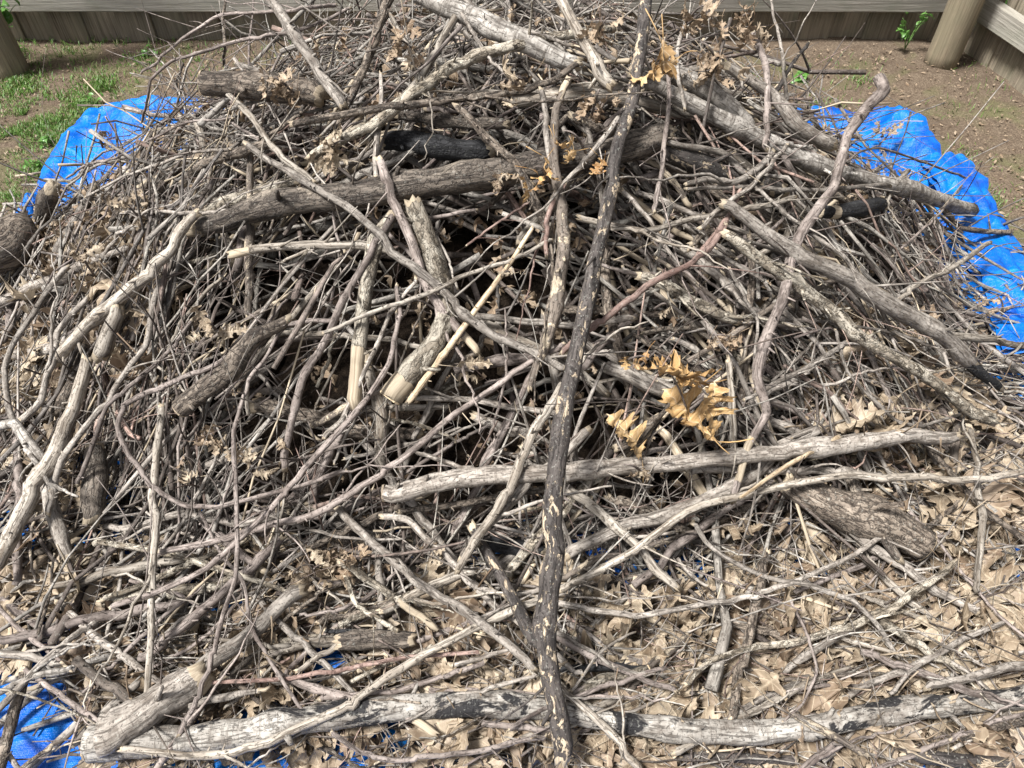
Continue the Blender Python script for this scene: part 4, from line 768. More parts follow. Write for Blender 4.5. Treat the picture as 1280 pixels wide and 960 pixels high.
('the shady long stick', 'long shaded stick lying level under the sawn scaly stub', 'grey', (2, 2), (7, 8, 8), [(520,498),(590,500),(650,510),(700,520)], dict(var=.25)),
('the arched grey bough', 'grey bough arching level under the flaky tapering stick', 'grey', (2, 2), (8, 9, 8), [(590,395),(660,402),(720,405),(790,398)], dict(var=.6)),
('the lower shaded pole', 'long shaded pole lying level beneath the smooth horizontal branch', 'brown', (3, 3), (8, 9, 9, 8), [(500,640),(580,628),(660,612),(735,600)], dict(var=.45)),
('the dull back pole', 'dull grey pole lying level under the smooth branch near the leaves', 'grey', (3, 2), (9, 11, 10), [(860,590),(950,588),(1040,588),(1110,600)], dict(var=.8)),
('the low grey root', 'low grey root-like pole below the hooping switch', 'grey', (1, 2), (8, 10, 9), [(128,658),(175,656),(230,645),(300,655),(360,640)], dict(var=.35)),
('the fringe pole', 'thin grey pole at the foot of the outer slope', 'grey', (2, 2), (8, 9, 8), [(212,600),(250,585),(290,572),(330,560)], dict(var=.2)),
('the dark outer stem', 'thick dark stem standing behind the weathered slab', 'log', (2, 1), (24, 28, 26), [(118,560),(122,600),(114,650)], dict(var=.45)),
]
for h in HERO:
    short, label, mat, lv, w, pts, kw = h
    kw = dict(kw); hold = kw.pop('hold', 2.3)
    nm = 'log' if 'log' in short and 'leaf' not in short else 'branch'
    stick(short, label, mat, lv, w, pts, cat='log' if nm == 'log' else 'branch', name=nm, hold=hold, **kw)
N_HERO = len(HERO)
# ---------------------------------------------------------------- the other sticks one can tell apart, each described by what it lies by
USED = set()
def near_items(x, y, k=4):
    out = []
    for nm, q in ITEMS_H:
        d = np.hypot(q[:, 0]-x, q[:, 1]-y); i = int(np.argmin(d)); out.append((d[i], nm, q[i]))
    out.sort(key=lambda a: a[0]); return out[:k]
def rel(x, y, item, below='just below', above='just above', beside='close beside'):
    dx, dy = x-item[2][0], y-item[2][1]
    if item[0] < 7: return 'touching'
    if abs(dy) > abs(dx)*.8: return below if dy > 0 else above
    return beside
def describe(head, x, y, verb='lying'):
    its = near_items(x, y, 5); c = []
    for a in its[:3]: c.append(f'{head} {verb} {rel(x, y, a)} {a[1]}')
    for i in range(3):
        for j in range(i+1, 4): c.append(f'{head} between {its[i][1]} and {its[j][1]}')
    for a in its[3:]: c.append(f'{head} {verb} some way from {a[1]}')
    for t in c:
        if t not in USED and len(t.split()) <= 16: USED.add(t); return t
    return None
ITEMS_H = list(ITEMS)
def flow(px, py, r):
    if py > 640 and r.random() < .7: return R(r.gauss(*r.choice(((5, 12), (28, 12), (-30, 12), (38, 10)))))
    u = r.random()
    if px < 280: m = [(58, 15, .62), (15, 15, .15), (-45, 20, .1), (90, 40, .13)]
    elif px < 450: m = [(48, 14, .35), (8, 12, .3), (-35, 15, .15), (80, 25, .2)]
    elif px < 800: m = [(4, 10, .38), (40, 14, .25), (-38, 14, .2), (85, 22, .17)]
    else: m = [(-32, 10, .45), (8, 12, .25), (40, 12, .15), (75, 25, .15)]
    for a, sgm, p in m:
        if u < p: return R(r.gauss(a, sgm))
        u -= p
    return R(r.uniform(0, 180))
def in_pile(x, y):
    """photo points that look at the mound"""
    p = at(x, y); return mound(p[0], p[1]) > .03
MATW = [('grey', 'grey'), ('purple', 'purple-brown'), ('brown', 'brown'), ('pale', 'pale barkless'), ('flaky', 'lichened'), ('mott', 'mottled'), ('grey', 'grey'), ('purple', 'purple-brown')]
HOLLOW = [(120, 520, 40), (700, 420, 40), (850, 560, 50), (235, 365, 75), (165, 470, 60), (560, 262, 55), (625, 320, 60), (520, 430, 70), (410, 480, 60), (300, 590, 75), (640, 655, 80), (560, 575, 60), (745, 560, 55), (900, 600, 60), (630, 470, 60), (480, 180, 45), (980, 690, 50), (350, 330, 45), (700, 300, 45), (430, 640, 50)]
r = random.Random(77); made = 0; tries = 0
TW = 'loose sticks of the brush pile'
while made < 290 and tries < 3000:
    tries += 1
    x, y = r.uniform(-10, 1290), r.triangular(20, 950, 420)
    low = made % 5 < 2
    if low: x, y = (r.uniform(-10, 480), r.uniform(600, 940)) if r.random() < .45 else (r.uniform(400, 1290), r.uniform(620, 930))
    if not low and not in_pile(x, y): continue
    big = made < 170
    a = flow(x, y, r); ln = (r.uniform(90, 330) if big else r.uniform(60, 260)); wd = r.uniform(5.5, 13) if big else r.uniform(3, 6)
    if big and r.random() < .12: wd = r.uniform(13, 20)
    n = 5; cur = r.gauss(0, .28 if big else .5); pts = []; ang = a-cur/2; cx, cy = x, y
    for k in range(n):
        pts.append((cx, cy)); ang += cur/n+r.gauss(0, .05); cx += math.cos(ang)*ln/n; cy -= math.sin(ang)*ln/n
    pts = np.array(pts); pts += np.array([x, y])-pts.mean(0)
    if any(p_[1] < 345 and not in_pile(*p_) for p_ in pts): continue
    if wd > 5 and any((p_[0]-hx)**2+(p_[1]-hy)**2 < (hr*.8)**2 for p_ in pts for hx, hy, hr in HOLLOW) and r.random() < .72: continue
    if pts[:, 1].min() < 8 or pts[:, 1].max() > 1000: continue
    if not low and not all(in_pile(*p) for p in (pts[0], pts[-1])) and r.random() < .8: continue
    mk, word = r.choice(MATW)
    size = 'stout' if wd > 12 else 'sturdy' if wd > 7.5 else 'slim' if wd > 5 else 'wiry' if wd > 4 else 'hair-thin'
    lw = 'long' if ln > 210 else 'short' if ln < 120 else ''
    ch = (pts[-1]-pts[0]); dg = abs(math.degrees(math.atan2(ch[1], ch[0]))); dg = min(dg, 180-dg)
    dw = 'level' if dg < 16 else 'slanting' if dg < 60 else 'steep'
    bend = 'curved' if abs(cur) > .45 else ''
    nm = 'branch' if big else 'twig'
    head = ' '.join(t for t in (lw, size, dw, bend, word, 'stick' if big else 'twig') if t)
    lab = describe(head, x, y)
    if lab is None: continue
    lv = (r.uniform(.3, 3) if low else r.uniform(-3, 3) if big else r.uniform(-1, 4.5)); 
    stick('', lab, mk, (lv, lv+r.uniform(-1, 1)), (wd*.85, wd, wd*r.uniform(.5, .9)), [tuple(p) for p in pts], cat='stick' if big else 'twig', group=TW,
          tw=(r.choice((0, 0, 1, 2)) if big else 0), name=nm, jit=.16, bare=[(.85, 1)] if r.random() < .15 else None, ends=(r.choice((0, 2)), r.choice((1, 2))))
    made += 1

# ---------------------------------------------------------------- the mass of twigs nobody could count
def twig_batch(b, start, ang, ln, r0, depth, seg=8, sides=5, curl=.5, tilt=None, follow=1.0, shoots=0):
    n = len(ang); s = np.linspace(0, 1, seg)
    cur = rng.normal(0, curl, n); wob = rng.normal(0, .35, (n, seg)).cumsum(1)*.35
    th = ang[:, None]+cur[:, None]*(s-.5)+wob
    st = ln[:, None]/(seg-1)
    dx = np.cos(th)*st; dy = np.sin(th)*st
    X = start[:, 0:1]+np.cumsum(dx, 1)-dx.sum(1, keepdims=True)/2; Y_ = start[:, 1:2]+np.cumsum(dy, 1)-dy.sum(1, keepdims=True)/2
    tilt = rng.normal(0, .26, n)*np.minimum(1, .28/ln) if tilt is None else tilt
    zz = mound(X, Y_); zc = zz[:, seg//2][:, None]; lin = zz[:, :1]+(zz[:, -1:]-zz[:, :1])*s
    Z = follow*zz+(1-follow)*np.maximum(lin, zc-.05)-depth[:, None]+(s-.5)*(tilt*ln)[:, None]
    Z = Z+.02*ln[:, None]*rng.normal(0, 1, (n, seg))
    Z = np.maximum(Z, .014+.03*rng.random((n, 1)))
    P = np.stack([X, Y_, Z], -1)
    T = np.gradient(P, axis=1); T /= np.linalg.norm(T, axis=2)[..., None]
    ref = np.array([.03, -.3, .95]); vert = np.abs(T[:, seg//2, 2]) > .8
    rf = np.where(vert[:, None, None], np.array([1.0, 0, .1]), ref)
    A = np.cross(T, rf); A /= np.linalg.norm(A, axis=2)[..., None]; B = np.cross(A, T)
    ph = np.arange(sides)*2*math.pi/sides; c, si = np.cos(ph), np.sin(ph)
    rad = r0[:, None]*(1-.55*s)*(1+.22*rng.normal(0, 1, (n, seg)).clip(-1, 1.6))
    V = P[:, :, None, :]+rad[:, :, None, None]*(c[None, None, :, None]*A[:, :, None, :]+si[None, None, :, None]*B[:, :, None, :])
    SS = s[None, :]*ln[:, None]
    rc = np.stack([rad[:, :, None]*c, rad[:, :, None]*si, np.broadcast_to(SS[:, :, None], (n, seg, sides))], -1)
    i = np.arange(seg-1)[:, None]*sides; j = np.arange(sides); j2 = (j+1) % sides
    q = np.stack([i+j, i+j2, i+sides+j2, i+sides+j], -1).reshape(-1, 4)
    Q = (np.arange(n)[:, None, None]*seg*sides+q[None]).reshape(-1, 4)
    tr = np.array([(0, a+1, a) for a in range(1, sides-1)]+[((seg-1)*sides, (seg-1)*sides+a, (seg-1)*sides+a+1) for a in range(1, sides-1)])
    Tt = (np.arange(n)[:, None, None]*seg*sides+tr[None]).reshape(-1, 3)
    var = np.repeat(rng.random(n), seg*sides)
    bare = np.zeros((n, seg, sides)); br = rng.random(n); bare[br < .10] = 1.0
    bare[(br > .10) & (br < .25), -1] = 1.0
    b.add(V, Q, Tt, rc, var, bare.reshape(-1))
    if shoots:
        idx = rng.integers(1, seg-1, n*shoots); own = np.tile(np.arange(n), shoots)
        p0 = P[own, idx]; t0 = T[own, idx]; rr = rad[own, idx]
        out = rng.normal(0, 1, (len(own), 3)); out[:, 2] = np.abs(out[:, 2])*.6; out -= t0*(out*t0).sum(1, keepdims=True); out /= np.linalg.norm(out, axis=1)[:, None]
        d = out*.8+t0*rng.uniform(.2, 1.1, (len(own), 1)); d /= np.linalg.norm(d, axis=1)[:, None]
        L2 = ln[own]*rng.uniform(.12, .45, len(own)); m = 5; s2 = np.linspace(0, 1, m)
        bend = rng.normal(0, .22, (len(own), 3))
        PP = p0[:, None, :]+L2[:, None, None]*(d[:, None, :]*s2[None, :, None]+bend[:, None, :]*(s2**2)[None, :, None])
        r2 = rr[:, None]*.62*(1-.55*s2)
        T2 = np.gradient(PP, axis=1); T2 /= np.linalg.norm(T2, axis=2)[..., None]
        A2 = np.cross(T2, np.array([.3, -.5, .8])); A2 /= np.linalg.norm(A2, axis=2)[..., None]; B2 = np.cross(A2, T2)
        sd = 4; ph = np.arange(sd)*math.pi/2; c, si = np.cos(ph), np.sin(ph)
        V = PP[:, :, None, :]+r2[:, :, None, None]*(c[None, None, :, None]*A2[:, :, None, :]+si[None, None, :, None]*B2[:, :, None, :])
        V[..., 2] = np.maximum(V[..., 2], .012)
        rc = np.stack([r2[:, :, None]*c, r2[:, :, None]*si, np.broadcast_to((s2[None, :]*L2[:, None])[:, :, None], V.shape[:3])], -1)
        i = np.arange(m-1)[:, None]*sd; j = np.arange(sd); j2 = (j+1) % sd
        q = np.stack([i+j, i+j2, i+sd+j2, i+sd+j], -1).reshape(-1, 4)
        Q = (np.arange(len(own))[:, None, None]*m*sd+q[None]).reshape(-1, 4)
        b.add(V, Q, None, rc, np.repeat(var.reshape(n, -1)[own, 0], m*sd), 0.0)
def sample_mound(n, power=1.0, grow=1.0):
    out = []
    while len(out) < n:
        x = rng.uniform(-1.62, 1.58, 4*n); y = rng.uniform(.58, 2.68, 4*n); h = mound(x, y)
        ok = (h > .012); k = np.where(ok)[0]
        gx_ = (mound(x[k]+.02, y[k])-h[k])/.02; gy_ = (mound(x[k], y[k]+.02)-h[k])/.02
        wgt = np.sqrt(1+gx_**2+gy_**2)/1.8
        k = k[rng.random(len(k)) < wgt]; out += list(zip(x[k], y[k]))
    return np.array(out[:n])
def flow_world(p):
    n = len(p); rad = np.arctan2(p[:, 1]-1.95, p[:, 0]-0.0); u = rng.random(n)
    side = smooth(.25, .8, np.abs(p[:, 0]))
    a = np.where(u < .12+.22*side, rad+rng.normal(0, .5, n), np.where(u < .58, rng.normal(0, .42, n), rng.uniform(0, math.pi, n)))
    return a
HOLLOW_W = [(*at(x, y)[:2], q*1.25/FPX*surf_depth(np.array([x*1.]), np.array([y*1.]), 0.0)[0]) for x, y, q in HOLLOW]
b = MB()
for n, l0, l1, ra, rb, d0, d1, fo, sh in (
        (650, .25, .80, .0045, .0125, .05, .20, .2, 0),
        (900, .18, .65, .0030, .0075, .02, .15, .3, 1),
        (300, .35, .90, .0026, .0062, -.025, .06, .45, 2),
        (1000, .12, .45, .0018, .0040, .00, .14, .6, 2),
        (800, .05, .22, .0010, .0020, -.03, .10, .7, 2)):
    p = sample_mound(n)
    dep = rng.uniform(d0, d1, n)
    for hx, hy, hr in HOLLOW_W:
        dd = np.hypot(p[:, 0]-hx, p[:, 1]-hy)/hr; dep = dep+np.where((dd < 1) & (rng.random(n) < .96), .30*np.clip(1-dd**2, 0, 1)**.3, 0)
    dep = dep+.16*smooth(.18, .42, noise2(p[:, 0], p[:, 1], 6.5, 71))*(rng.random(n) < .85)
    twig_batch(b, p, flow_world(p), rng.uniform(l0, l1, n), rng.uniform(ra, rb, n), dep, follow=fo, shoots=sh, curl=.38)
q = sample_mound(900); q = q[(q[:, 1] > 1.35)][:230]; n = len(q)      # stiff ends that stick up out of the heap
twig_batch(b, q, rng.uniform(0, 6.28, n), rng.uniform(.16, .5, n), rng.uniform(.0012, .0042, n), rng.uniform(-.07, .0, n), tilt=rng.normal(0, .55, n), follow=.1, shoots=3, curl=.5)
o = b.obj('brush_twigs', 'twig'); tag(o, 'tangled mass of fine dry twigs filling the brush pile', kind='stuff')
HOLES = [(35, 915, 75), (-10, 690, 16), (262, 758, 22), (182, 775, 18), (150, 822, 14), (65, 800, 26), (60, 850, 20), (230, 850, 12), (330, 905, 10), (600, 692, 34), (412, 830, 24), (445, 955, 22), (1205, 925, 16), (1140, 935, 12), (1270, 930, 16), (1060, 950, 12), (585, 670, 40), (20, 650, 24), (60, 680, 20)]
def in_holes(px, py):
    return np.array([any((x-a)**2+(y-c)**2 < (q+4)**2 for a, c, q in HOLES) for x, y in zip(px, py)], bool)
# twigs strewn over the litter and the tarp round the foot of the pile
b = MB(); n = 750
px = rng.uniform(-60, 1340, n*3); py = rng.uniform(600, 1010, n*3); k = (rng.random(n*3) < np.where(py > 640, 1, .4)) & ~((px < 120) & (py > 830))
k &= ~in_holes(px, py); px, py = px[k][:n], py[k][:n]; dpt = surf_depth(px, py, 0.0); pp = place(px, py, dpt)
twig_batch(b, pp[:, :2], np.where(rng.random(len(pp)) < .55, rng.normal(.1, .5, len(pp)), rng.uniform(0, 3.1, len(pp))), rng.uniform(.05, .30, len(pp)), rng.uniform(.0008, .0024, len(pp)),
           -rng.uniform(.045, .10, len(pp)), tilt=rng.normal(0, .05, len(pp)), shoots=1)
px = np.concatenate([rng.uniform(-60, 260, 260), rng.uniform(1000, 1340, 260)]); py = np.concatenate([rng.uniform(300, 640, 260), rng.uniform(340, 640, 260)])
pp = place(px, py, surf_depth(px, py, 0.0)); n = len(pp)
twig_batch(b, pp[:, :2], np.where(pp[:, 0] < 0, rng.normal(1.0, .4, n), rng.normal(-.5, .5, n)), rng.uniform(.08, .45, n), .001+.006*rng.random(n)**2.2, -rng.uniform(.01, .09, n), tilt=rng.normal(0, .1, n), shoots=1)
for x0_, x1_, y0_, y1_, n, m_, sg_ in ((-80, 330, 250, 700, 110, 62, 14), (980, 1330, 300, 620, 80, -36, 14), (-80, 760, 600, 860, 230, 12, 30), (700, 1320, 600, 880, 50, 0, 30)):
    px = rng.uniform(x0_, x1_, n); py = rng.uniform(y0_, y1_, n); k = ~((px < 110) & (py > 830)) & ~((px < 330) & (py < 320)) & ~in_holes(px, py)
    for hx, hy, hr in HOLLOW: k &= ~((np.hypot(px-hx, py-hy) < hr*1.1) & (rng.random(n) < .9))
    px, py = px[k], py[k]; n = len(px)
    pp = place(px, py, surf_depth(px, py, 0.0))
    sgn = np.where(rng.random(n) < .75, 1, 0); an = np.radians(rng.normal(m_, sg_, n))*sgn+(1-sgn)*rng.uniform(0, 3.1, n)
    twig_batch(b, pp[:, :2], an, rng.uniform(.2, .85, n), .0016+.0055*rng.random(n)**1.5, -rng.uniform(.015, .07, n), tilt=rng.normal(0, .05, n), follow=.7, shoots=2, curl=.45)
tag(b.obj('strewn_twigs', 'twig'), 'fine broken twigs strewn over the leaf litter and tarp edge', kind='stuff')

# ---------------------------------------------------------------- leaves
SIDE = [(0, .012), (.09, .03), (.13, .08), (.12, .18), (.17, .17), (.20, .235), (.23, .12), (.28, .05), (.33, .07), (.36, .19), (.36, .32), (.42, .29), (.48, .375), (.49, .22), (.52, .10), (.56, .07),
        (.60, .15), (.62, .28), (.67, .25), (.73, .31), (.73, .16), (.77, .07), (.81, .10), (.85, .19), (.90, .12), (.93, .04), (1.0, 0)]
SIMP = [(0, .02), (.14, .20), (.27, .06), (.44, .36), (.55, .09), (.70, .31), (.78, .09), (.89, .15), (1.0, 0)]
def leaf_geo(r, prof, cx, cy, tw, nz, wid=1.0, cols=2):
    p = np.array(prof); jit = np.array([[r.gauss(0, .010), r.gauss(0, .016)] for _ in p]); jit[0] = jit[-1] = 0
    V = []; rc = []
    for sgn in (-1, 1):
        jj = jit if sgn > 0 else jit[::-1]*0+np.array([[r.gauss(0, .012), r.gauss(0, .02)] for _ in p])*np.array([[0 if k in (0, len(p)-1) else 1] for k in range(len(p))])
        for c in range(cols+1):
            f = c/cols
            y = p[:, 0]+jj[:, 0]; x = sgn*np.maximum(p[:, 1]+jj[:, 1], 0.004)*f*wid
            ym = np.maximum.accumulate(p[:, 0]); y = ym*(1-f)+(y+.10*f*p[:, 1])*f
            rc.append(np.stack([x, y, x*0], -1))
    rc = np.array(rc); k = len(p); nn = 2*(cols+1)
    x, y = rc[..., 0], rc[..., 1]-.5
    z = 0
    X_ = np.sin(cx*x)/cx if abs(cx) > 1e-3 else x; z = (1-np.cos(cx*x))/cx if abs(cx) > 1e-3 else x*0
    a = tw*y; X2_, z = X_*np.cos(a)-z*np.sin(a), X_*np.sin(a)+z*np.cos(a)
    Y2_ = np.sin(cy*y)/cy if abs(cy) > 1e-3 else y
    z = z*np.cos(cy*y)+((1-np.cos(cy*y))/cy if abs(cy) > 1e-3 else 0)
    sd = r.uniform(0, 99); V = np.stack([X2_, Y2_, z], -1)
    V[..., 2] += nz*vnoise(rc+sd, 6)+nz*.5*vnoise(rc+sd, 14); V[..., 0] += nz*.4*vnoise(rc+sd+50, 7)
    Q = []
    for h in (0, 1):
        for c in range(cols):
            a0 = (h*(cols+1)+c)*k; a1 = a0+k
            for i in range(k-1): Q.append((a0+i, a0+i+1, a1+i+1, a1+i) if h else (a0+i, a1+i, a1+i+1, a0+i+1))
    return V.reshape(-1, 3), np.array(Q), rc.reshape(-1, 3)
def leaf_mesh(name, mat, r, prof, cx, cy, tw, nz, var, stalk=.35, wid=1.0):
    if len(prof) > 12: prof = [tuple(a) for a in spline(prof, .045)]
    V, Q, rc = leaf_geo(r, prof, cx, cy, tw, nz, wid)
    b = MB(); b.add(V, Q, None, rc, var)
    k = len(prof); i0 = 0; base = V[0].copy(); nxt = V[1]-V[0]; nxt /= np.linalg.norm(nxt)+1e-9
    s = np.linspace(0, 1, 4)[:, None]; P = base-nxt*stalk*s+np.array([r.uniform(-.1, .1), 0, r.uniform(-.05, .15)])*s**2
    v = tube(P, np.full(4, .010), 4, var, 0, ref=(1, .1, .2), lump=0); b.add(v[0], v[1], v[2], v[3]*0+np.array([.5, 0, 0]), var)
    return b.mesh(name, mat)
lr = random.Random(5)
LV = []      # (mesh, word for its shape, word for its tone)
for tone, var in (('pale tan', .30), ('tan', .08), ('brown', .62), ('dark brown', .97)):
    for shape, cx, cy in (('flat', 1.0, .7), ('cupped', 2.8, 1.4), ('curled', 5.0, 2.6), ('arched', -2.4, -2.6), ('folded', 6.2, 1.0), ('rolled', 2.2, 4.8)):
        for _ in range(1 if tone == 'dark brown' else 2):
            LV.append((leaf_mesh('oak_leaf', 'leaf', lr, SIDE, cx*lr.uniform(.8, 1.2), cy*lr.uniform(.8, 1.2), lr.uniform(-1.4, 1.4), lr.uniform(.05, .10), var+lr.uniform(-.05, .05), wid=lr.uniform(.85, 1.25)), shape, tone))
def hole(x, y, pad=11): return any((x-a)**2+(y-c)**2 < (q+pad)**2 for a, c, q in HOLES)
REG = [((730, 745, 1300, 975), 3.2), ((1090, 520, 1300, 760), 2.2), ((900, 660, 1150, 800), 1.6), ((60, 690, 430, 890), 1.7), ((400, 720, 740, 980), 1.4), ((0, 300, 190, 480), .8), ((1030, 420, 1230, 620), 1.2), ((120, 850, 430, 980), .5), ((-60, 420, 90, 840), 3.4)]
def pick(r):
    tot = sum((a[2]-a[0])*(a[3]-a[1])*w_ for a, w_ in REG); u = r.random()*tot
    for a, w_ in REG:
        u -= (a[2]-a[0])*(a[3]-a[1])*w_
        if u < 0: break
    return r.uniform(a[0], a[2]), r.uniform(a[1], a[3])
# the bed of litter under the leaves that can be told apart
def euler_mats(n, tilt):
    yaw = rng.uniform(0, 2*math.pi, n); tx = rng.normal(0, tilt, n); ty = rng.normal(0, tilt, n)
    flip = rng.random(n) < .4; tx = tx+np.where(flip, math.pi, 0)
    cz, sz, cx_, sx_, cy_, sy_ = np.cos(yaw), np.sin(yaw), np.cos(tx), np.sin(tx), np.cos(ty), np.sin(ty)
    Z = np.zeros(n); O = np.ones(n)
    Rz = np.stack([cz, -sz, Z, sz, cz, Z, Z, Z, O], -1).reshape(n, 3, 3); Rx = np.stack([O, Z, Z, Z, cx_, -sx_, Z, sx_, cx_], -1).reshape(n, 3, 3); Ry = np.stack([cy_, Z, sy_, Z, O, Z, -sy_, Z, cy_], -1).reshape(n, 3, 3)
    return Rz@Rx@Ry
def scatter(b, geos, pos, size, tilt):
    n = len(pos); Rm = euler_mats(n, tilt); g = rng.integers(0, len(geos), n)
    for k, (V, Q, rc) in enumerate(geos):
        ii = np.where(g == k)[0]
        if not len(ii): continue
        W = np.einsum('nij,vj->nvi', Rm[ii]*size[ii][:, None, None], V)+pos[ii][:, None, :]
        W[..., 2] = np.maximum(W[..., 2], .004)
        Qq = (np.arange(len(ii))[:, None, None]*len(V)+Q[None]).reshape(-1, 4)
        b.add(W, Qq, None, np.tile(rc, (len(ii), 1)), np.repeat(rng.random(len(ii)), len(V)))
SG = [leaf_geo(lr, SIMP, lr.choice((1, 2.5, 4.5, -2)), lr.choice((.5, 2, 3.5, -2)), lr.uniform(-1.5, 1.5), .05, lr.uniform(.8, 1.2), cols=1) for _ in range(14)]
SG = [leaf_geo(lr, SIDE, lr.choice((2.5, 4, 6, -3.5, 5)), lr.choice((1.5, 2.8, 4.2, -2.5)), lr.uniform(-2, 2), .09, lr.uniform(.8, 1.25), cols=1) for _ in range(20)]
P_ = []
while len(P_) < 2300:
    x, y = pick(lr)
    if hole(x, y): continue
    P_.append((x, y))
P_ = np.array(P_); pp = place(P_[:, 0], P_[:, 1], surf_depth(P_[:, 0], P_[:, 1], .01)); pp[:, 2] += rng.uniform(.000, .032, len(pp))
b = MB(); scatter(b, SG, pp, rng.uniform(.07, .14, len(pp)), .42)
tag(b.obj('leaf_litter', 'leaf'), 'bed of fallen brown oak leaves round the foot of the brush pile', kind='stuff')
# crumpled bits caught in the pile
CG = [leaf_geo(lr, SIMP, lr.uniform(4, 8), lr.uniform(2, 6), lr.uniform(-3, 3), .09, lr.uniform(.5, 1.0), cols=1) for _ in range(14)]
p = sample_mound(2600); zz = mound(p[:, 0], p[:, 1])-rng.uniform(-.01, .14, len(p))
clump = noise2(p[:, 0], p[:, 1], 7, 91) > -.15; p, zz = p[clump], zz[clump]
b = MB(); scatter(b, CG, np.c_[p, np.maximum(zz, .02)], rng.uniform(.025, .075, len(p)), 1.3)
px = np.concatenate([rng.uniform(0, 220, 900), rng.uniform(1000, 1280, 700)]); py = np.concatenate([rng.uniform(270, 520, 900), rng.uniform(380, 620, 700)])
pp = place(px, py, surf_depth(px, py, .01)); pp[:, 2] += rng.uniform(-.02, .03, len(pp))
scatter(b, CG, pp, rng.uniform(.02, .07, len(pp)), 1.2)
tag(b.obj('crumpled_leaf_scraps', 'scrap'), 'crumpled dead leaf scraps caught among the twigs', kind='stuff')

made = 0; LG = 'fallen oak leaves on the litter'
pts_used = []
while made < 285:
    x, y = pick(lr)
    if x < 0 or x > 1280 or y > 960 or hole(x, y): continue
    if min([1e9]+[(x-a)**2+(y-c)**2 for a, c in pts_used]) < 17**2: 
        if lr.random() < .97: continue
    me, shape, tone = lr.choice(LV)
    if shape in ('rolled', 'folded', 'curled') and lr.random() < .6: continue
    sz = lr.uniform(.10, .18); big = 'broad' if sz > .155 else 'small' if sz < .12 else ''
    head = ' '.join(t for t in (big, shape, tone, 'oak leaf') if t)
    lab = describe(head, x, y)
    if lab is None: continue
    c = at(x, y, .050+lr.uniform(0, .034)); o = bpy.data.objects.new('oak_leaf', me); COL.objects.link(o); o.location = c
    o.scale = (sz,)*3; o.rotation_euler = (lr.gauss(0, .24)+(math.pi if lr.random() < .35 else 0), lr.gauss(0, .24), lr.uniform(0, 6.28))
    tag(o, lab, 'leaf', LG); pts_used.append((x, y)); made += 1

# clusters of dead leaves hanging on twigs, each leaf a part
CV = {}
for mk in ('gold', 'leaf', 'scrap'):
    CV[mk] = [leaf_mesh('leaf', mk, lr, SIDE, lr.uniform(2, 5.5)*lr.choice((1, -1)), lr.uniform(.5, 3.5), lr.uniform(-1.5, 1.5), lr.uniform(.05, .10), v, wid=lr.uniform(.6, 1.0)) for v in (.05, .2, .35, .5, .65, .8, .95, .3)]
CV['flatgold'] = [leaf_mesh('leaf', 'gold', lr, SIDE, lr.uniform(1.8, 3.6), lr.uniform(-1.6, 2.2), lr.uniform(-1.1, 1.1), .09, v, wid=lr.uniform(1.05, 1.3)) for v in (.1, .3, .42, .2, .35)]
def cluster(label, px, py, lv, mk, n, size, spread, hang=.6, cat='leaves', name='leaf_spray'):
    r = random.Random(int(px*7+py)); lv += 2; c = at(px, py, .008+.016*lv)
    root = empty(name, c); tag(root, label, 'leaf spray', 'dead leaf sprays caught in the pile')
    k = 1/FPX*(surf_depth(np.array([px*1.0]), np.array([py*1.0]), .016*lv)[0])
    b = MB(); s = np.linspace(0, 1, 8)[:, None]; d = np.array([r.uniform(-1, 1), r.uniform(-.3, .3), r.uniform(.2, .8)]); d /= np.linalg.norm(d)
    Ls = spread*k*1.1; Pt = c-d*Ls*.6+d*Ls*s*1.2+np.array([0, -.01, .02])*np.sin(s*3)
    b.add(*tube(Pt, np.linspace(.0028, .0012, 8), 5, .3, 0, ref=(.2, .9, .1), lump=.1)); b.obj('stalk', 'purple', root, origin=c)
    for i in range(n):
        me = r.choice(CV[mk]); o = bpy.data.objects.new('leaf', me); COL.objects.link(o); o.parent = root
        a = Pt[min(7, int(r.random()*8))]-c
        off = np.array([r.gauss(0, .4), r.gauss(0, .22)-.2*hang, r.gauss(0, .4)-.35*hang])*spread*k
        o.location = a*.8+off; s_ = size*k*r.uniform(.75, 1.2); o.scale = (s_,)*3
        if mk == 'flatgold': o.rotation_euler = (R(42)+r.gauss(0, .35), r.gauss(0, .3), r.uniform(0, 6.28))
        else: o.rotation_euler = (r.gauss(-.9*hang, .5), r.gauss(0, .6), r.uniform(0, 6.28))
    return root
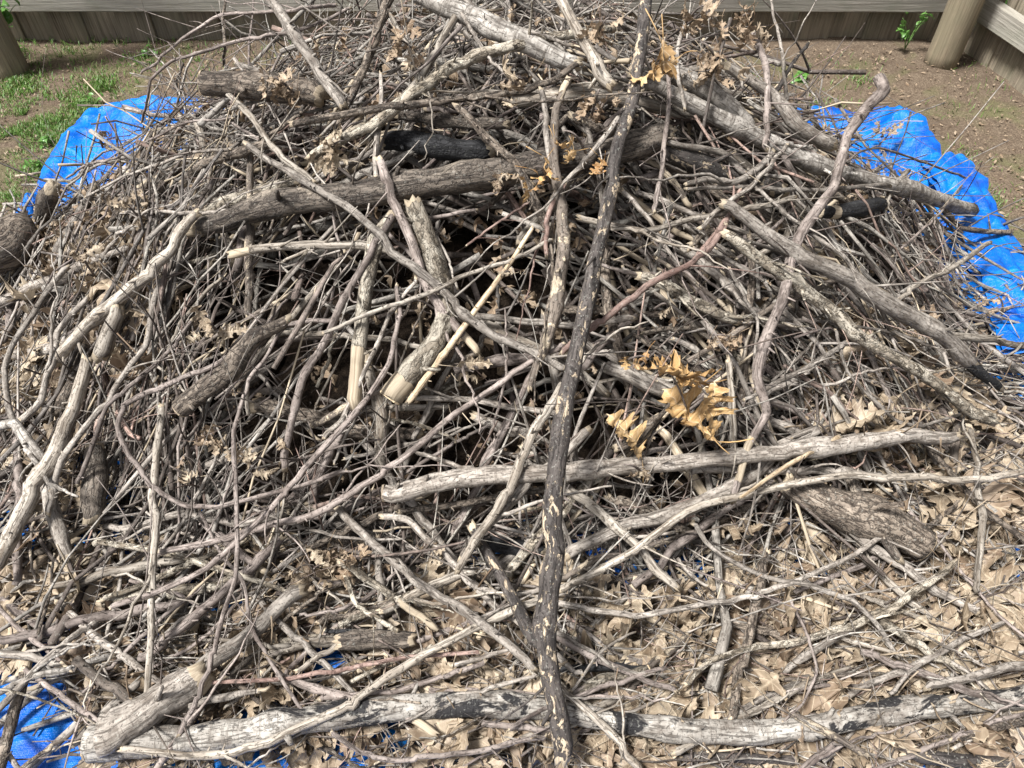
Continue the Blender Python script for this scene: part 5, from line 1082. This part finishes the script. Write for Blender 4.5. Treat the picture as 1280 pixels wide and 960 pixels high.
for c in (
 ('spray of flat golden oak leaves hanging in the middle above the level branch', 848, 496, 9, 'flatgold', 5, 82, 66, .25),
 ('single golden oak leaves caught beside the pinkish-red stick end', 795, 450, 7, 'gold', 3, 34, 24, .5),
 ('curled golden leaf hanging near the top of the dark upright branch', 821, 92, 10, 'gold', 3, 74, 10, .6),
 ('golden leaf curls under the knobbly tan branch top', 637, 104, 8, 'leaf', 4, 46, 24, .2),
 ('pair of golden curled leaves below the blunt weathered stick', 676, 218, 9, 'gold', 4, 48, 18, .8),
 ('amber curled leaves hanging between the upright sticks', 718, 178, 8, 'gold', 6, 36, 34, .7),
 ('dull brown leaf pair hanging over the big weathered log', 628, 228, 7, 'leaf', 4, 32, 16, .9),
 ('rusty brown leaf spray behind the dark upright branch top', 745, 128, 6, 'scrap', 6, 40, 26, .6),
 ('drooping grey-brown leaf spray against the fence rail', 934, 28, 6, 'scrap', 10, 34, 30, .8),
 ('drooping grey-brown leaf spray above the second birch log', 886, 72, 7, 'scrap', 12, 36, 34, .9),
 ('pale crumpled leaf spray under the mossy grey branch start', 420, 190, 6, 'leaf', 8, 44, 28, .5),
 ('rusty shredded leaf spray beside the short fat log', 352, 108, 6, 'scrap', 9, 42, 20, 1.0),
 ('tan crumpled leaves piled where the crooked reddish branch meets the tarp', 1108, 172, 3, 'leaf', 5, 30, 20, .3),
 ('pale papery leaf spray hanging in the outer hollow', 264, 402, 6, 'leaf', 7, 38, 26, .9),
 ('papery leaf spray above the purple sweep', 322, 572, 6, 'leaf', 8, 30, 30, .6),
 ('papery leaf spray beside the upright lath', 228, 590, 5, 'leaf', 6, 30, 24, .6),
 ('hanging brown leaf spray under the sawn butt', 262, 548, 5, 'scrap', 5, 32, 20, .9),
 ('crumpled tan leaf spray at the end of the slim grey limb', 402, 708, 5, 'leaf', 12, 44, 40, .6),
 ('crumpled tan leaf spray by the snapped pale rod', 446, 700, 5, 'scrap', 9, 38, 36, .5),
 ('small pale leaf spray above the broken dark fork', 548, 690, 5, 'leaf', 6, 24, 22, .5),
 ('curled tan leaf wedged beside the splintered tan stick', 592, 462, 6, 'leaf', 2, 44, 14, .8),
 ('curled leaf hanging in the hollow by the flaky tapering stick', 634, 345, 5, 'leaf', 2, 28, 10, .5),
 ('twisted pale leaf hanging below the pinkish-red stick', 826, 385, 7, 'leaf', 2, 28, 12, .9),
 ('crumpled brown leaf spray by the rough half-buried branch', 905, 425, 5, 'scrap', 7, 34, 26, .6),
 ('tan crumpled leaf tuft at the outer slope top', 112, 330, 4, 'leaf', 8, 30, 30, .3),
 ('tan leaf tuft at the tarp fold corner', 130, 175, 3, 'leaf', 5, 24, 16, .4),
 ('pale leaf scraps hanging on the smooth horizontal branch', 790, 585, 7, 'leaf', 5, 22, 24, .8),
 ('curled dry leaves hanging over the bright tarp strip', 1245, 380, 5, 'scrap', 6, 24, 24, .6),
 ('drooping brown leaf spray near the top of the dark climbing stick', 505, 62, 7, 'scrap', 8, 34, 30, .8),
 ('crumpled leaf spray by the blunt weathered stick top', 752, 40, 7, 'scrap', 8, 36, 28, .8),
 ('dry brown leaf spray above the banded birch log', 870, 20, 7, 'scrap', 8, 34, 26, .8),
 ('tan leaf tuft below the big weathered log start', 165, 262, 4, 'leaf', 7, 30, 26, .3),
 ('dry leaf tuft on the dark litter beside the long grey bow', 930, 730, 3, 'leaf', 4, 40, 20, .4),
): cluster(*c)

# ---------------------------------------------------------------- grass, weeds, vines, bits on the bare earth
def blades(b, P, h0, h1, w0):
    n = len(P); yaw = rng.uniform(0, 2*math.pi, n); h = rng.uniform(h0, h1, n); lean = rng.uniform(.1, 1.0, n)
    dx, dy = np.cos(yaw), np.sin(yaw); wx, wy = -dy*w0, dx*w0
    V = np.zeros((n, 7, 3))
    for k, (t, ww) in enumerate(((0, 1), (.45, .85), (.8, .5), (1, 0))):
        cx_ = P[:, 0]+dx*h*lean*t**1.8; cy_ = P[:, 1]+dy*h*lean*t**1.8; cz_ = P[:, 2]+h*(t-.35*lean*t**2.5)
        if k < 3: V[:, 2*k] = np.stack([cx_-wx*ww, cy_-wy*ww, cz_], -1); V[:, 2*k+1] = np.stack([cx_+wx*ww, cy_+wy*ww, cz_], -1)
        else: V[:, 6] = np.stack([cx_, cy_, cz_], -1)
    o = np.arange(n)[:, None]*7
    Q = np.concatenate([o+np.array([0, 1, 3, 2]), o+np.array([2, 3, 5, 4])]); T = o+np.array([4, 5, 6])
    b.add(V, Q, T, V.reshape(-1, 3), np.repeat(rng.random(n), 7))
def ground_pts(px, py):
    d = ray(px, py); t = -(CAM_H-.0)/d[..., 2]; p = place(px, py, t); return p
PATCH = [(18, 100, 38, 2000), (60, 150, 38, 1600), (10, 170, 44, 2000), (100, 128, 34, 1500), (125, 105, 32, 1100), (75, 170, 30, 1500), (30, 140, 60, 1500), (40, 215, 30, 500), (12, 245, 30, 700), (85, 60, 40, 220), (180, 68, 60, 700), (250, 75, 60, 500),
         (330, 60, 60, 300), (110, 165, 16, 300), (930, 108, 45, 500), (1075, 98, 14, 120), (1240, 250, 26, 200), (900, 100, 30, 200), (1020, 130, 70, 350), (20, 60, 30, 300), (140, 55, 40, 250), (1210, 190, 30, 80), (45, 205, 26, 300)]
gp = []
for x, y, q, n in PATCH:
    a = rng.uniform(0, 2*math.pi, n); rr = np.abs(rng.normal(0, .6, n))*q
    gp.append(np.stack([x+rr*np.cos(a)*1.25, y+rr*np.sin(a)*.75], -1))
gp = np.concatenate(gp); gp = gp[(gp[:, 1] > 40)]; gpt = ground_pts(gp[:, 0], gp[:, 1]); gpt[:, 2] = -.014
cl_ = noise2(gpt[:, 0], gpt[:, 1], 16, 61) > -.35; gpt = gpt[cl_]
b = MB(); blades(b, gpt, .008, .030, .0016)
n = 5000; q = np.stack([rng.uniform(-2.6, 2.1, n), rng.uniform(1.9, 3.08, n), np.full(n, -.014)], -1); q = q[(mound(q[:, 0], q[:, 1]) < .01) & (noise2(q[:, 0], q[:, 1], 5, 62) > .1)]
q = q[~((np.abs(q[:, 0]) < 1.45) & (q[:, 1] < 2.5))]
blades(b, q, .008, .028, .0011)
# grass further out, beyond the frame to either side
n = 9000; q = np.stack([rng.uniform(-6, -2.4, n), rng.uniform(-1, 3.0, n), np.full(n, -.012)], -1); blades(b, q, .015, .05, .002)
tag(b.obj('grass', 'grass'), 'sparse green grass growing in patches on the bare earth', kind='stuff')
# dry bits
n = 8500; q = np.stack([rng.uniform(-2.8, 2.0, n), rng.uniform(1.7, 3.12, n), rng.uniform(-.016, -.002, n)], -1)
out = (np.abs(q[:, 0]) > 1.46) | (q[:, 1] > 2.5); q = q[out & (noise2(q[:, 0], q[:, 1], 4, 63) > -.5)]
sq = np.array([[-.6, -.10, 0], [.2, -.32, .12], [.62, .03, 0], [-.1, .22, .10]]); Qs = np.array([[0, 1, 2, 3]])
b = MB(); m = len(q); Rm = euler_mats(m, .4); s_ = rng.uniform(.003, .006, m)*rng.uniform(.6, 3.2, m)**1.1; W = np.einsum('nij,vj->nvi', Rm*s_[:, None, None], sq)+q[:, None, :]
W[..., 2] += .006*noise2(q[:, 0], q[:, 1], 11, 2)[:, None]+.012*noise2(q[:, 0], q[:, 1], 3, 1)[:, None]+.004
b.add(W, (np.arange(m)[:, None, None]*4+Qs[None]).reshape(-1, 4), None, np.tile(sq, (m, 1)), np.repeat(rng.random(m), 4))
tag(b.obj('dry_chips', 'scrap', smooth_=False), 'small dry bits of leaf and straw on the bare earth', kind='stuff')
n = 260; q = np.stack([rng.uniform(-2.6, 1.8, n), rng.uniform(2.2, 3.1, n), np.full(n, .006)], -1); q = q[(np.abs(q[:, 0]) > 1.5) | (q[:, 1] > 2.56)]
b = MB(); scatter(b, CG, q, rng.uniform(.015, .035, len(q)), .6); tag(b.obj('dead_leaf_bits', 'scrap'), 'dead leaf bits scattered on the bare earth by the fence', kind='stuff')

OVAL = [(0, .01), (.15, .17), (.35, .27), (.6, .24), (.82, .12), (1, 0)]
GV = [leaf_mesh('leaf', 'green', lr, OVAL, lr.uniform(.6, 2.2), lr.uniform(-1.5, 1.0), lr.uniform(-.4, .4), .02, .3, stalk=.3, wid=lr.uniform(.8, 1.2)) for _ in range(5)]
def plant(name, label, cat, base, n, size, reach, stem_h, seed, up=.5):
    r = random.Random(seed); root = empty(name, base); tag(root, label, cat)
    for k in range(max(1, n//4)):
        b = MB(); s = np.linspace(0, 1, 7)[:, None]; e = np.array([r.uniform(-1, 1)*reach, r.uniform(-1, .3)*reach*.5, stem_h*r.uniform(.5, 1)])
        Pt = e*s+np.array([0, 0, .25*reach])*np.sin(s*3.1)
        b.add(*tube(Pt, np.linspace(.0022, .001, 7), 5, .3, 0, ref=(.3, .9, .1), lump=0)); b.obj('stem', 'green', root)
        for j in range(4):
            o = bpy.data.objects.new('leaf', r.choice(GV)); COL.objects.link(o); o.parent = root
            o.location = Pt[r.randrange(2, 7)]+np.array([r.gauss(0, .008)]*3); s_ = size*r.uniform(.6, 1.2); o.scale = (s_,)*3
            o.rotation_euler = (r.gauss(up, .4), r.gauss(0, .4), r.uniform(0, 6.28))
g0 = lambda x, y: ground_pts(np.array([x*1.0]), np.array([y*1.0]))[0]
plant('vine', 'green leafy vine climbing beside the grey post at the end of the rail', 'vine', (-2.0, 3.02, .0), 24, .055, .16, .34, 3)
plant('vine', 'leafy vine sprig growing through the fence near the round corner post', 'vine', (1.585, 3.08, .0), 20, .04, .09, .16, 8)
plant('vine', 'small vine sprig clinging to the far side of the corner post', 'vine', (1.90, 3.0, .02), 12, .035, .07, .22, 9)
plant('vine', 'vine sprig lying over the rail beyond the corner post', 'vine', (1.93, 2.66, .10), 12, .05, .08, .10, 12)
for k, (x, y, n, sz, lab) in enumerate([(1003, 96, 12, .060, 'low broad-leaved green weed on the bare earth under the dark spur'), (118, 128, 8, .030, 'small green weed among the grass by the tarp fold'),
        (65, 178, 12, .034, 'spreading green weed between the tarp fold and the grey stump'), (184, 66, 8, .030, 'small green weed growing at the foot of the picket fence'),
        (1010, 86, 6, .035, 'small young weed just behind the broad-leaved one'), (50, 208, 8, .028, 'low green weed just above the tarp tip')]):
    p0 = g0(x, y); plant('weed', lab, 'weed', (p0[0], p0[1], -.01), n, sz, .045, .03, 30+k, up=.1)
